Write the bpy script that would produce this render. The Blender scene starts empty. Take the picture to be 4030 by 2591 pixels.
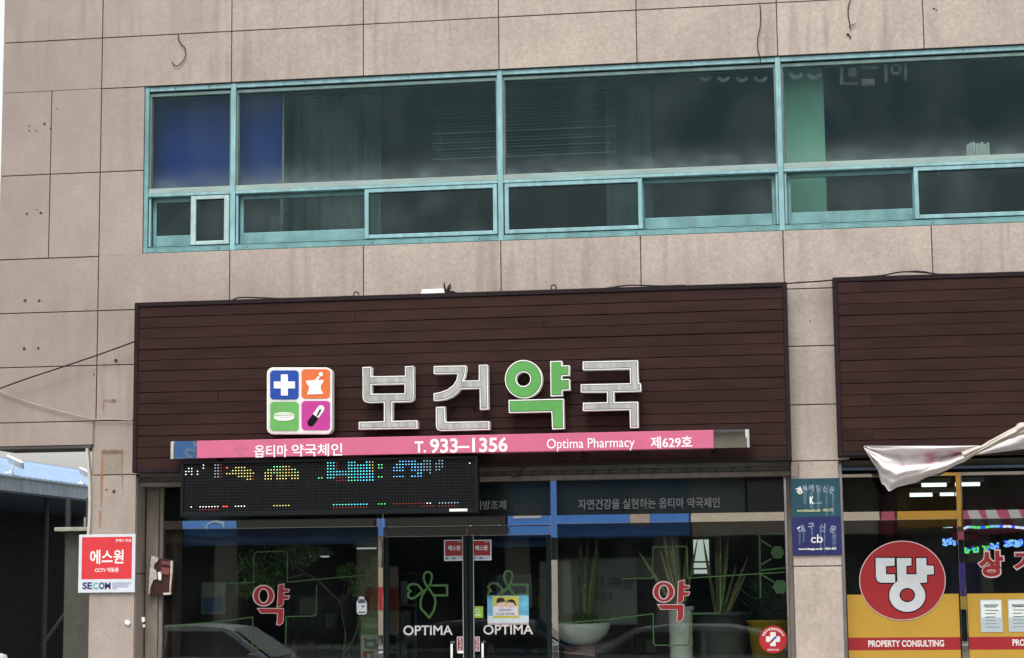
import bpy, bmesh, math, random
from mathutils import Vector, Matrix
random.seed(7)
SC = bpy.context.scene
COL = SC.collection
rad = math.radians

# ------------------------------------------------------------------ camera
FPX, CX, CY, PW = 7594.25, 2015.0, 1295.5, 4030.0      # photograph: 4030 x 2591
CAM = Vector((3.05, -21.0, 2.1))
def _rot(y, p, r):
    Rz = Matrix(((math.cos(y), -math.sin(y), 0), (math.sin(y), math.cos(y), 0), (0, 0, 1)))
    B = Matrix(((1, 0, 0), (0, 0, -1), (0, 1, 0)))
    Rx = Matrix(((1, 0, 0), (0, math.cos(p), -math.sin(p)), (0, math.sin(p), math.cos(p))))
    Rr = Matrix(((math.cos(r), -math.sin(r), 0), (math.sin(r), math.cos(r), 0), (0, 0, 1)))
    return Rr @ Rx @ B @ Rz
R = _rot(rad(-8.26792), rad(-7.37281), rad(-0.59339))
cam = bpy.data.cameras.new('camera'); camo = bpy.data.objects.new('camera', cam); COL.objects.link(camo)
right, down, fwd = Vector(R[0]), Vector(R[1]), Vector(R[2])
m4 = Matrix((right, -down, -fwd)).transposed().to_4x4(); m4.translation = CAM
camo.matrix_world = m4
cam.sensor_width = 36; cam.lens = FPX / PW * 36; cam.clip_start = .05; cam.clip_end = 2000
SC.camera = camo

# ------------------------------------------------------------------ sky, sun, exposure
SUN_EL, SUN_AZ = rad(60), rad(186)       # azimuth clockwise from +Y
w = bpy.data.worlds.new('World'); SC.world = w; w.use_nodes = True
nt = w.node_tree; nt.nodes.clear()
sky = nt.nodes.new('ShaderNodeTexSky'); sky.sky_type = 'NISHITA'; sky.sun_disc = False
sky.sun_elevation = SUN_EL; sky.sun_rotation = SUN_AZ; sky.dust_density = 4; sky.air_density = 1.5
hs = nt.nodes.new('ShaderNodeHueSaturation'); hs.inputs['Saturation'].default_value = .12
bg = nt.nodes.new('ShaderNodeBackground'); bg.inputs[1].default_value = .15
wo = nt.nodes.new('ShaderNodeOutputWorld')
nt.links.new(sky.outputs[0], hs.inputs['Color']); nt.links.new(hs.outputs[0], bg.inputs[0]); nt.links.new(bg.outputs[0], wo.inputs[0])
sl = bpy.data.lights.new('sun', 'SUN'); sl.energy = 1.35; sl.angle = rad(24); sl.color = (1, .965, .92)
so = bpy.data.objects.new('sun', sl); COL.objects.link(so)
sd = Vector((math.sin(SUN_AZ) * math.cos(SUN_EL), math.cos(SUN_AZ) * math.cos(SUN_EL), math.sin(SUN_EL)))
so.rotation_euler = (-sd).to_track_quat('-Z', 'Y').to_euler()
SC.view_settings.view_transform = 'Standard'; SC.view_settings.look = 'None'
SC.view_settings.gamma = 1; SC.view_settings.exposure = 0.74; SC.view_settings.use_curve_mapping = False

# ------------------------------------------------------------------ helpers
def at(px, py, Y=0.0):
    d = R.transposed() @ Vector(((px - CX) / FPX, (py - CY) / FPX, 1))
    t = (Y - CAM.y) / d.y
    p = CAM + d * t
    return Vector((p.x, Y, p.z))
def rc(x0, y0, x1, y1, Y=0.0):
    """photo top-left and bottom-right corner of an upright rectangle standing at depth Y -> X0, X1, Z0, Z1"""
    a, b = at(x0, y0, Y), at(x1, y1, Y)
    return a.x, b.x, b.z, a.z
def lerp_(a, b, u): return a + (b - a) * u
ORG = {}
def tag(o, label=None, cat=None, group=None, kind=None):
    if label: o['label'] = label
    if cat: o['category'] = cat
    if group: o['group'] = group
    if kind: o['kind'] = kind
    return o
def thing(name, loc, label, cat, group=None):
    o = bpy.data.objects.new(name, None); COL.objects.link(o); o.location = loc
    o.empty_display_size = .2
    ORG[o] = Vector(loc)
    return tag(o, label, cat, group)
class A:
    """collects geometry in world coordinates for one mesh object"""
    def __init__(s): s.v = []; s.f = []; s.marks = []
    def add(s, v, f):
        n = len(s.v); s.v += [tuple(p) for p in v]; s.f += [tuple(i + n for i in q) for q in f]; return s
    def box(s, x0, x1, y0, y1, z0, z1):
        v = [(x, y, z) for z in (z0, z1) for y in (y0, y1) for x in (x0, x1)]
        return s.add(v, [(0, 2, 3, 1), (4, 5, 7, 6), (0, 1, 5, 4), (2, 6, 7, 3), (0, 4, 6, 2), (1, 3, 7, 5)])
    def rbox(s, x0, y0, x1, y1, Y, d):
        X0, X1, Z0, Z1 = rc(x0, y0, x1, y1, Y); return s.box(X0, X1, Y, Y + d, Z0, Z1)
    def frame(s, x0, x1, y0, y1, z0, z1, t, tb=None, tt=None):
        tb = t if tb is None else tb; tt = t if tt is None else tt
        s.box(x0, x0 + t, y0, y1, z0, z1); s.box(x1 - t, x1, y0, y1, z0, z1)
        s.box(x0 + t, x1 - t, y0, y1, z0, z0 + tb); return s.box(x0 + t, x1 - t, y0, y1, z1 - tt, z1)
    def tube(s, pts, r, n=6, caps=True):
        pts = [Vector(p) for p in pts]; k = len(pts); base = len(s.v); ref = None
        for i, p in enumerate(pts):
            t = (pts[min(i + 1, k - 1)] - pts[max(i - 1, 0)]).normalized()
            if ref is None: ref = t.orthogonal().normalized()
            u = (ref - t * ref.dot(t)).normalized(); ref = u; vv = t.cross(u)
            rr = r[i] if isinstance(r, (list, tuple)) else r
            for j in range(n):
                a = 2 * math.pi * j / n; s.v.append(tuple(p + (u * math.cos(a) + vv * math.sin(a)) * rr))
        for i in range(k - 1):
            for j in range(n):
                a = base + i * n + j; b = base + i * n + (j + 1) % n
                s.f.append((a, b, b + n, a + n))
        if caps:
            s.f.append(tuple(base + j for j in reversed(range(n)))); s.f.append(tuple(base + (k - 1) * n + j for j in range(n)))
        return s
    def lathe(s, c, prof, n=24):
        base = len(s.v)
        for (r, z) in prof:
            for j in range(n):
                a = 2 * math.pi * j / n; s.v.append((c[0] + r * math.cos(a), c[1] + r * math.sin(a), c[2] + z))
        for i in range(len(prof) - 1):
            for j in range(n):
                a = base + i * n + j; b = base + i * n + (j + 1) % n; s.f.append((a, b, b + n, a + n))
        s.f.append(tuple(base + j for j in reversed(range(n)))); s.f.append(tuple(base + (len(prof) - 1) * n + j for j in range(n)))
        return s
    def build(s, name, mat, parent=None, bevel=0, smooth=False, kind=None, label=None, seg=1):
        if 1 < len(s.marks) <= 8 and s.marks[0] == (0, 0) and parent is not None and kind is None:
            m = s.marks + [(len(s.v), len(s.f))]; o = None
            for (a, b), (c, d) in zip(m, m[1:]):
                q = A(); q.v = s.v[a:c]; q.f = [tuple(i - a for i in f) for f in s.f[b:d]]; o = q.build(name, mat, parent)
            return o
        me = bpy.data.meshes.new(name); o0 = ORG[parent] if parent is not None else Vector((0, 0, 0))
        me.from_pydata([(a - o0.x, b - o0.y, c - o0.z) for a, b, c in s.v], [], s.f)
        if bevel:
            bm = bmesh.new(); bm.from_mesh(me)
            bmesh.ops.bevel(bm, geom=list(bm.edges), offset=bevel, segments=seg, affect='EDGES', profile=.5)
            bm.to_mesh(me); bm.free()
        me.materials.append(mat)
        if smooth:
            for p in me.polygons: p.use_smooth = True
        o = bpy.data.objects.new(name, me); COL.objects.link(o)
        if parent is not None: o.parent = parent
        ORG[o] = o0
        if kind: o['kind'] = kind
        if label: o['label'] = label
        return o
def circ(cx, cy, rx, ry=None, n=40, a0=0, a1=360):
    ry = rx if ry is None else ry; full = (a1 - a0) >= 360
    k = n if full else n + 1
    return [(cx + rx * math.cos(rad(a0 + (a1 - a0) * i / n)), cy + ry * math.sin(rad(a0 + (a1 - a0) * i / n))) for i in range(k)]
def rrect(x0, y0, x1, y1, r, n=6):
    p = []
    for cx, cy, s in ((x1 - r, y0 + r, -90), (x1 - r, y1 - r, 0), (x0 + r, y1 - r, 90), (x0 + r, y0 + r, 180)):
        for i in range(n + 1):
            a = rad(s + 90 * i / n); p.append((cx + r * math.cos(a), cy + r * math.sin(a)))
    return p
def curve_mesh(loops, depth, offset=0.0):
    cu = bpy.data.curves.new('tmp', 'CURVE'); cu.dimensions = '2D'; cu.fill_mode = 'BOTH'
    cu.extrude = depth / 2; cu.offset = offset
    for l in loops:
        sp = cu.splines.new('POLY'); sp.points.add(len(l) - 1); sp.use_cyclic_u = True
        for i, p in enumerate(l): sp.points[i].co = (p[0], p[1], 0, 1)
    return _take(cu, depth)
def _take(cu, depth):
    o = bpy.data.objects.new('tmp', cu); COL.objects.link(o)
    me = bpy.data.meshes.new_from_object(o)
    v = [(q.co.x, q.co.y, q.co.z + depth / 2) for q in me.vertices]; f = [tuple(p.vertices) for p in me.polygons]
    bpy.data.objects.remove(o); bpy.data.curves.remove(cu); bpy.data.meshes.remove(me)
    return v, f
def shape(acc, loops, Y, depth, conv=lambda x, y: (x, y), offset=0.0):
    """loops traced in photo coordinates, standing as a solid of real thickness, front face at depth Y"""
    L = []
    for l in loops:
        q = []
        for (x, y) in l:
            p = at(*conv(x, y), Y); q.append((p.x, p.z))
        L.append(q)
    v, f = curve_mesh(L, depth, offset)
    return acc.add([(x, Y + (depth - z), y) for x, y, z in v], [tuple(reversed(q)) for q in f])
_tc = {}
def text_mesh(body, bold, depth=.02):
    k = (body, bold)
    if k not in _tc:
        cu = bpy.data.curves.new('tmp', 'FONT'); cu.body = body; cu.size = 1; cu.offset = bold; cu.extrude = depth / 2
        cu.resolution_u = 4
        _tc[k] = _take(cu, depth)
    return _tc[k]
def text(acc, body, x0, y0, x1, y1, Y, thick=.004, bold=.02, mirror=False, rot=0):
    acc.marks.append((len(acc.v), len(acc.f)))
    v, f = text_mesh(body, bold)
    X0, X1, Z0, Z1 = rc(x0, y0, x1, y1, Y)
    ax = min(p[0] for p in v); bx = max(p[0] for p in v); ay = min(p[1] for p in v); by = max(p[1] for p in v)
    cx, cz = (X0 + X1) / 2, (Z0 + Z1) / 2; out = []
    for p in v:
        u = (p[0] - ax) / (bx - ax) - .5; t = (p[1] - ay) / (by - ay) - .5
        if mirror: u = -u
        x, z = u * (X1 - X0), t * (Z1 - Z0)
        c, s = math.cos(rad(rot)), math.sin(rad(rot))
        out.append((cx + x * c - z * s, Y + thick * (1 - p[2] / .02), cz + x * s + z * c))
    return acc.add(out, f if mirror else [tuple(reversed(q)) for q in f])

# ------------------------------------------------------------------ materials
def N(t, ty, **k):
    n = t.nodes.new(ty)
    for a, b in k.items():
        if a.startswith('i_'): n.inputs[a[2:]].default_value = b
        else: setattr(n, a, b)
    return n
def math_n(t, op, a, b=None, clamp=False):
    n = t.nodes.new('ShaderNodeMath'); n.operation = op; n.use_clamp = clamp
    for i, x in enumerate((a, b)):
        if x is None: continue
        if isinstance(x, (int, float)): n.inputs[i].default_value = x
        else: t.links.new(x, n.inputs[i])
    return n.outputs[0]
def noise(t, scale, detail=3, stretch=(1, 1, 1), rnd=0.0):
    tc = t.nodes.new('ShaderNodeTexCoord'); mp = t.nodes.new('ShaderNodeMapping'); mp.inputs['Scale'].default_value = stretch
    t.links.new(tc.outputs['Object'], mp.inputs['Vector'])
    if rnd:
        oi = t.nodes.new('ShaderNodeObjectInfo'); cb = t.nodes.new('ShaderNodeCombineXYZ')
        m = math_n(t, 'MULTIPLY', oi.outputs['Random'], rnd)
        for i in range(3): t.links.new(m, cb.inputs[i])
        t.links.new(cb.outputs[0], mp.inputs['Location'])
    n = t.nodes.new('ShaderNodeTexNoise'); n.inputs['Scale'].default_value = scale; n.inputs['Detail'].default_value = detail
    t.links.new(mp.outputs[0], n.inputs['Vector'])
    return n.outputs['Fac']
def ramp(t, fac, a, b, va=0.0, vb=1.0):
    m = t.nodes.new('ShaderNodeMapRange'); m.clamp = True
    m.inputs['From Min'].default_value = a; m.inputs['From Max'].default_value = b
    m.inputs['To Min'].default_value = va; m.inputs['To Max'].default_value = vb
    t.links.new(fac, m.inputs['Value']); return m.outputs[0]
def mixc(t, fac, a, b, mode='MIX'):
    m = t.nodes.new('ShaderNodeMix'); m.data_type = 'RGBA'; m.blend_type = mode
    for s, x in ((m.inputs[0], fac), (m.inputs[6], a), (m.inputs[7], b)):
        if isinstance(x, (int, float)): s.default_value = x
        elif isinstance(x, tuple): s.default_value = (*x[:3], 1)
        else: t.links.new(x, s)
    return m.outputs[2]
def newm(name):
    m = bpy.data.materials.new(name); m.use_nodes = True
    return m, m.node_tree, m.node_tree.nodes['Principled BSDF']
def M(name, col, rough=.55, metal=0, var=.12, scale=9, stretch=(1, 1, 1), bump=0, rnd=0, dirt=0, dcol=(.09, .08, .07), emit=0, spec=.32, bscale=None):
    m, t, b = newm(name)
    c = col
    if var:
        f = ramp(t, noise(t, scale, 4, stretch, rnd and 7.0), .3, .7, 1 - var, 1 + var)
        if rnd:
            oi = t.nodes.new('ShaderNodeObjectInfo'); f = math_n(t, 'MULTIPLY', f, ramp(t, oi.outputs['Random'], 0, 1, 1 - rnd, 1 + rnd))
        g = t.nodes.new('ShaderNodeCombineColor')
        for i in range(3): t.links.new(f, g.inputs[i])
        c = mixc(t, 1.0, col, g.outputs[0], 'MULTIPLY')
    if dirt:
        d = ramp(t, noise(t, 3.2, 6, (1.6, 1.6, .5), 3), .5, .78, 0, dirt)
        c = mixc(t, d, c, dcol)
    if emit: c = tuple(.12 * x for x in col)
    if isinstance(c, tuple): b.inputs['Base Color'].default_value = (*c, 1)
    else: t.links.new(c, b.inputs['Base Color'])
    b.inputs['Roughness'].default_value = rough; b.inputs['Metallic'].default_value = metal
    b.inputs['Specular IOR Level'].default_value = spec
    if emit:
        b.inputs['Emission Color'].default_value = (*col, 1); b.inputs['Emission Strength'].default_value = emit
    if bump:
        bn = t.nodes.new('ShaderNodeBump'); bn.inputs['Strength'].default_value = bump; bn.inputs['Distance'].default_value = .01
        t.links.new(noise(t, bscale or scale * 3, 4, stretch), bn.inputs['Height']); t.links.new(bn.outputs[0], b.inputs['Normal'])
    return m
def stone_mat():
    m, t, b = newm('pink_granite')
    base = mixc(t, ramp(t, noise(t, 26, 4), .34, .68), (.335, .279, .240), (.405, .344, .299))
    base = mixc(t, ramp(t, noise(t, 7, 3),   .35, .65, 0, .2), base, (.42, .355, .315))
    base = mixc(t, ramp(t, noise(t, 60, 1), .62, .74, 0, .35), base, (.56, .52, .47))
    base = mixc(t, ramp(t, noise(t, 52, 1, (1, 1, 1), 0), .27, .38, .35, 0), base, (.16, .125, .11))
    oi = t.nodes.new('ShaderNodeObjectInfo')
    f = math_n(t, 'MULTIPLY', ramp(t, oi.outputs['Random'], 0, 1, .91, 1.05), ramp(t, noise(t, 1.6, 4), .3, .7, .88, 1.08))
    g = t.nodes.new('ShaderNodeCombineColor')
    for i in range(3): t.links.new(f, g.inputs[i])
    base = mixc(t, 1.0, base, g.outputs[0], 'MULTIPLY')
    # grime: soft vertical run marks and blotches, rain-washed dirt that belongs to the stone
    run = math_n(t, 'MULTIPLY', ramp(t, noise(t, 5, 4, (1.6, 1, .12)), .48, .68, 0, .7), ramp(t, noise(t, .9, 3), .38, .62))
    base = mixc(t, run, base, (.20, .165, .145))
    # the far left end of the front carries an older, browner film of dirt than the middle
    tc = t.nodes.new('ShaderNodeTexCoord'); sp = t.nodes.new('ShaderNodeSeparateXYZ'); t.links.new(tc.outputs['Object'], sp.inputs[0])
    base = mixc(t, math_n(t, 'MULTIPLY', ramp(t, sp.outputs[0], -5.9, -2.4, .95, 0), ramp(t, noise(t, 2.2, 4), .25, .7, .5, 1)), base, (.25, .205, .18))
    low = math_n(t, 'MULTIPLY', ramp(t, sp.outputs[2], 5.75, 5.15, 0, .5), ramp(t, sp.outputs[2], 4.6, 5.1, .45, 1))
    base = mixc(t, math_n(t, 'MULTIPLY', low, ramp(t, noise(t, 3.2, 4, (1.2, 1, .35)), .38, .66)), base, (.215, .175, .15))
    t.links.new(base, b.inputs['Base Color']); b.inputs['Roughness'].default_value = .72
    b.inputs['Specular IOR Level'].default_value = .3
    bn = t.nodes.new('ShaderNodeBump'); bn.inputs['Strength'].default_value = .25; bn.inputs['Distance'].default_value = .004
    t.links.new(noise(t, 80, 2), bn.inputs['Height']); t.links.new(bn.outputs[0], b.inputs['Normal'])
    return m
def glass_mat(name, tint, refl, dust=0.0, dz=None, dcol=(.42, .43, .40), smear=.04, gcol=(.9, .95, .97)):
    m = bpy.data.materials.new(name); m.use_nodes = True; t = m.node_tree; t.nodes.clear()
    out = t.nodes.new('ShaderNodeOutputMaterial'); tr = t.nodes.new('ShaderNodeBsdfTransparent'); tr.inputs[0].default_value = (*tint, 1)
    gl = t.nodes.new('ShaderNodeBsdfGlossy'); gl.inputs['Roughness'].default_value = .015; gl.inputs[0].default_value = (*gcol, 1)
    bn = t.nodes.new('ShaderNodeBump'); bn.inputs['Strength'].default_value = .03; bn.inputs['Distance'].default_value = .02
    t.links.new(noise(t, 1.3, 1), bn.inputs['Height']); t.links.new(bn.outputs[0], gl.inputs['Normal'])
    fr = t.nodes.new('ShaderNodeFresnel'); fr.inputs[0].default_value = 1.5
    mx = t.nodes.new('ShaderNodeMixShader'); t.links.new(math_n(t, 'MULTIPLY', fr.outputs[0], refl, True), mx.inputs[0])
    t.links.new(tr.outputs[0], mx.inputs[1]); t.links.new(gl.outputs[0], mx.inputs[2])
    last = mx.outputs[0]
    df = t.nodes.new('ShaderNodeBsdfDiffuse'); df.inputs[0].default_value = (*dcol, 1)
    d = ramp(t, noise(t, 2.0, 6, (1, 1, .7)), .42, .75, 0, smear)
    if dz:
        tc = t.nodes.new('ShaderNodeTexCoord'); sp = t.nodes.new('ShaderNodeSeparateXYZ'); t.links.new(tc.outputs['Object'], sp.inputs[0])
        e = math_n(t, 'MULTIPLY', ramp(t, sp.outputs[2], dz[0], dz[1], dust, 0), ramp(t, noise(t, 6, 5, (.6, 1, 1)), .25, .75, .45, 1))
        d = math_n(t, 'ADD', d, math_n(t, 'MULTIPLY', e, e), True)
    m2 = t.nodes.new('ShaderNodeMixShader'); t.links.new(d, m2.inputs[0]); t.links.new(last, m2.inputs[1]); t.links.new(df.outputs[0], m2.inputs[2])
    t.links.new(m2.outputs[0], out.inputs[0]); return m
def film_mat(name, col, alpha, rough=.7):
    m, t, b = newm(name); b.inputs['Base Color'].default_value = (*col, 1); b.inputs['Roughness'].default_value = rough
    t.links.new(ramp(t, noise(t, 14, 5), .3, .65, alpha * .25, alpha), b.inputs['Alpha']); return m

STONE = stone_mat()
JOINT = M('sealant', (.13, .098, .085), .8, var=.25, scale=6)
PLASTER = M('plaster', (.30, .29, .27), .9, var=.1, scale=3)
TEAL = M('teal_aluminium', (.135, .28, .285), .55, var=.2, scale=5, stretch=(1, 1, 1.4), dirt=.7, dcol=(.08, .15, .145), bump=.1)
TEALDK = M('grey_teal_bead', (.14, .22, .21), .7, var=.2, scale=6, dirt=.6, dcol=(.09, .11, .10))  # darker, greyer teal of the glazing beads
TEAL_PALE = M('chalked_teal_aluminium', (.215, .385, .41), .6, var=.18, scale=7, stretch=(2, 1, .8), dirt=.6, dcol=(.12, .21, .21))
TEAL_DUSTY = M('dusty_teal_rail', (.245, .335, .315), .75, var=.15, scale=6, stretch=(.4, 1, 3), dirt=.5, dcol=(.27, .25, .21))
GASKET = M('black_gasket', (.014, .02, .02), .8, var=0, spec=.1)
SEALB = M('dirty_sealant', (.13, .12, .10), .9, var=.3, scale=20)
WIN_GLASS = glass_mat('tinted_window_glass', (.70, .78, .77), .50, .5, None, smear=.12, gcol=(.6, .8, .85), dcol=(.20, .25, .26))
WOOD = M('dark_stained_wood', (.027, .0118, .0098), .62, var=.24, scale=2.5, stretch=(.5, 1, 2.6), rnd=.06, bump=.2, bscale=12, spec=.12)
WOODTRIM = M('dark_board_edge', (.017, .010, .012), .7, var=.2, spec=.12)
WHITE = M('white_acrylic', (.72, .71, .68), .35, var=.05, scale=5)
GREYFACE = M('aged_acrylic_face', (.34, .345, .33), .5, var=.22, scale=7, stretch=(2.5, 1, .5), dirt=.8, dcol=(.12, .115, .11), spec=.25)
GREEN = M('green_acrylic', (.088, .30, .072), .4, var=.08, scale=6, dirt=.12, dcol=(.05, .14, .05))
CHROME = M('polished_stainless', (.80, .80, .78), .02, 1, var=.04, bump=.01, bscale=6)
BRUSHED = M('dull_stainless', (.50, .49, .47), .28, 1, var=.15, scale=8, dirt=.3, dcol=(.2, .19, .17))
PINK = M('pink_sign_film', (.50, .112, .20), .4, var=.05, scale=4, dirt=.12, dcol=(.45, .16, .2))
LETTER = M('white_lettering', (.80, .74, .74), .5, var=.03)
BLACK = M('black_metal', (.006, .0065, .007), .75, var=.1, spec=.08)
DKFRAME = M('dark_green_door_frame', (.006, .012, .012), .5, var=.1, spec=.12)
SHUT = M('grey_beige_painted_steel', (.14, .135, .11), .6, var=.2, scale=4, stretch=(.3, 1, 3), dirt=.5, dcol=(.05, .045, .04))
SHUT2 = M('weathered_guide_rail', (.17, .145, .12), .6, var=.22, scale=6, stretch=(2, 2, .4), dirt=.6, dcol=(.07, .055, .045))
SLATE = M('dark_slate_film', (.022, .030, .033), .35, var=.2, scale=2)
RED = M('red_print', (.54, .032, .04), .45, var=.04)
DRED = M('deep_red_film', (.22, .013, .017), .45, var=.06)
PALEPINK = M('pale_outline_film', (.50, .37, .37), .5, var=.03)
LGREY = M('pale_grey_print', (.52, .55, .60), .5, var=.05)
NAVY = M('navy_print', (.02, .03, .12), .5, var=0)
TEALP = M('mint_print', (.12, .42, .40), .5, var=0)
GLINE = M('green_line_film', (.022, .068, .017), .5, var=.2, scale=3)
GLASS = glass_mat('shop_glass', (.88, .92, .89), 1.3, smear=.015)
TGLASS = glass_mat('transom_glass', (.85, .9, .88), .30, smear=.02)
DOORGLASS = glass_mat('door_glass', (.80, .85, .83), 1.0, smear=.010)
CABLE = M('black_cable', (.010, .009, .009), .7, var=0, spec=.2)

# ------------------------------------------------------------------ ground, road (structure)
def struct(name, acc, mat): o = acc.build(name, mat); o['kind'] = 'structure'; return o
ASPH = M('asphalt', (.05, .05, .05), .85, var=.2, scale=4, bump=.3, bscale=60)
PAVE = M('pavement_concrete', (.30, .29, .27), .85, var=.12, scale=3, bump=.1)
g = A(); g.add([(-300, -300, -.02), (300, -300, -.02), (300, 300, -.02), (-300, 300, -.02)], [(0, 1, 2, 3)]); struct('ground', g, M('bare_earth', (.16, .15, .13), .95, var=.2, scale=.5))
g = A(); g.add([(-120, -34, .0), (120, -34, .0), (120, -4.2, .0), (-120, -4.2, .0)], [(0, 1, 2, 3)]); struct('road', g, ASPH)
g = A(); g.box(-120, 120, -4.0, -.0, -.015, .12); g.box(-5.6, -4.65, 0, 20, -.015, .12); struct('pavement', g, PAVE)
g = A(); g.box(-120, 120, -38, -34, -.015, .12); struct('far_pavement', g, PAVE)
g = A(); g.box(-120, 120, -4.2, -4.0, -.015, .125); struct('kerb', g, M('kerb_stone', (.38, .37, .35), .8, var=.1))
g = A()
for i in range(-20, 20): g.box(i * 5, i * 5 + 3, -19.1, -18.95, .001, .005)
struct('lane_marking', g, M('road_paint', (.75, .75, .72), .7, var=.1))

# ------------------------------------------------------------------ the stone building
XL = at(5, 500).x                                     # left end of the front
XR = 12.0
ZTOP = 11.0
Zr = [at(397, 151).z, at(10, 367).z, at(0, 695).z, at(0, 1024).z, at(0, 1236).z, at(0, 1449).z, at(0, 1666).z, at(364, 1871).z, at(364, 2261).z]
ROWH = Zr[0] - Zr[1]
bld = thing('stone_building', (0, .4, 0), 'beige pink granite clad two storey front that fills the picture', 'building')
wx0, wx1, wz0, wz1 = *rc(571, 342, 4030, 878, 0)[:1], at(3075, 650).x + (at(3075, 650).x - at(1968, 285).x) + 1.2 * (at(921, 338).x - at(571, 342).x), at(568, 997).z, at(571, 342).z
Pil1 = (at(357, 1900).x, at(537, 1873).x); Pil2 = (at(3111, 1822).x, at(3301, 1833).x)
LINT = at(1800, 1845).z                               # top of the shop openings
BEAM = at(190, 1756).z                                # underside of the beam over the alley
YB = .034
a = A()
a.box(XL, XR, YB, .5, wz1, ZTOP)
a.box(XL, wx0, YB, .5, Zr[6], wz1); a.box(wx0, XR, YB, .5, LINT + .05, wz0)
a.box(XL, Pil1[0], YB, .62, BEAM, Zr[6]); a.box(Pil1[0], wx0, YB, .5, LINT + .05, Zr[6])
a.box(Pil1[0] + .01, Pil1[1] - .02, YB, .5, 0, LINT + .05)
a.box(Pil2[0] + .02, Pil2[1] - .02, YB, .5, 0, LINT + .05)
a.box(wx1, XR, YB, .5, wz0, wz1)
a.build('wall', JOINT, bld)
# rooms behind: floor slab, end walls, back walls
a = A()
a.box(Pil1[0], XR, .5, 7.2, 4.15, 4.6); a.box(XL, XR, .5, 7.2, 8.1, 8.4)
a.box(Pil1[0], Pil1[0] + .2, .5, 7.2, 0, 4.15); a.box(XR - .2, XR, .5, 7.2, 0, 8.1)
a.box(Pil1[0], XR, 7.0, 7.2, 0, 4.15); a.box(XL + .2, XR, 7.0, 7.2, 4.6, 8.1); a.box(XL, Pil1[0], .62, .7, BEAM, BEAM + .02)
a.box(XL, XL + .2, .5, 7.2, 4.15, ZTOP); a.box(XL, Pil1[0], .5, 7.2, 4.15, 4.5)
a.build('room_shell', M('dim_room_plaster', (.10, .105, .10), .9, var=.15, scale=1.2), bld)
a = A(); a.box(Pil2[0] + .2, Pil2[1] - .2, .5, 7.0, 0, 4.15); a.build('party_wall', PLASTER, bld)
G = .0054
def panel(x0, x1, z0, z1, y=0, d=.03, mat=STONE):
    if x1 - x0 < .03 or z1 - z0 < .03: return
    j = random.uniform(-.002, .002)
    return A().box(x0 + G, x1 - G, y + j, y + j + d, z0 + G, z1 - G).build('stone_panel', mat, bld, bevel=.003)
JX = [at(406, 0).x, at(912, 125).x, at(1430, 102).x, at(1962, 76).x, at(2503, 44).x, at(3055, 11).x, at(3632, 50).x]
pitch = JX[-1] - JX[-2]
while JX[-1] < 9: JX.append(JX[-1] + pitch)
z = wz1
for top in (Zr[0], Zr[0] + ROWH, Zr[0] + 2 * ROWH):
    xs = [XL] + JX
    for i in range(len(xs) - 1): panel(xs[i], xs[i + 1], z, top)
    z = top
x200 = at(195, 800).x
panel(XL, x200, Zr[2], Zr[1]); panel(x200, JX[0], Zr[2], Zr[1]); panel(JX[0], wx0, Zr[2], wz1)
panel(XL, x200, Zr[3], Zr[2]); panel(x200, JX[0], Zr[3], Zr[2]); panel(JX[0], wx0, Zr[3], Zr[2])
BT = at(1800, 1151).z                                 # level of the top of the brown boards
xs = [XL] + JX
for i in range(len(xs) - 1):
    panel(xs[i], xs[i + 1], Zr[4], Zr[3] if xs[i + 1] <= JX[0] + .01 else wz0)
PX0, PX1 = at(3076, 1400).x, at(3330, 1400).x
for k in (4, 5):
    panel(XL, JX[0], Zr[k + 1], Zr[k]); panel(JX[0], at(600, 1500).x, Zr[k + 1], Zr[k]); panel(PX0, PX1, Zr[k + 1], Zr[k])
panel(XL, Pil1[0] + .02, BEAM, Zr[6])
panel(Pil1[0] + .02, at(600, 1500).x, Zr[7] + .0, Zr[6])
panel(PX0, PX1, at(3120, 1816).z, Zr[6])
panel(*Pil2, at(3127, 2230).z, at(3120, 1816).z); panel(*Pil2, .55, at(3127, 2230).z); panel(*Pil2, .12, .55)
panel(*Pil1, Zr[8], Zr[7]); panel(*Pil1, .45, Zr[8]); panel(*Pil1, .12, .45)
def reveal(x, s, z0, z1):                              # side faces of the pillars
    A().box(min(x, x + s * .02), max(x, x + s * .02), .03, .36, z0 + G, z1 - G).build('stone_panel', STONE, bld, bevel=.002)
for z0, z1 in ((Zr[8], Zr[7] - .02), (.12, Zr[8])):
    reveal(Pil1[1] - .02, 1, z0, z1)
    reveal(Pil2[0], 1, z0, z1); reveal(Pil2[1] - .02, 1, z0, z1)
a = A(); a.box(Pil1[0] - .004, Pil1[0] + .016, .03, .5, .12, BEAM - .02); a.build('alley_side_stone', STONE, bld)
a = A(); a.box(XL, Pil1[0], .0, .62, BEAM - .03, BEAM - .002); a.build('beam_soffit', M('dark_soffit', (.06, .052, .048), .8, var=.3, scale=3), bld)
# parapet coping and roof
A().box(XL - .05, XR + .05, -.06, 7.3, ZTOP, ZTOP + .18).build('coping', STONE, bld, bevel=.01)
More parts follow.
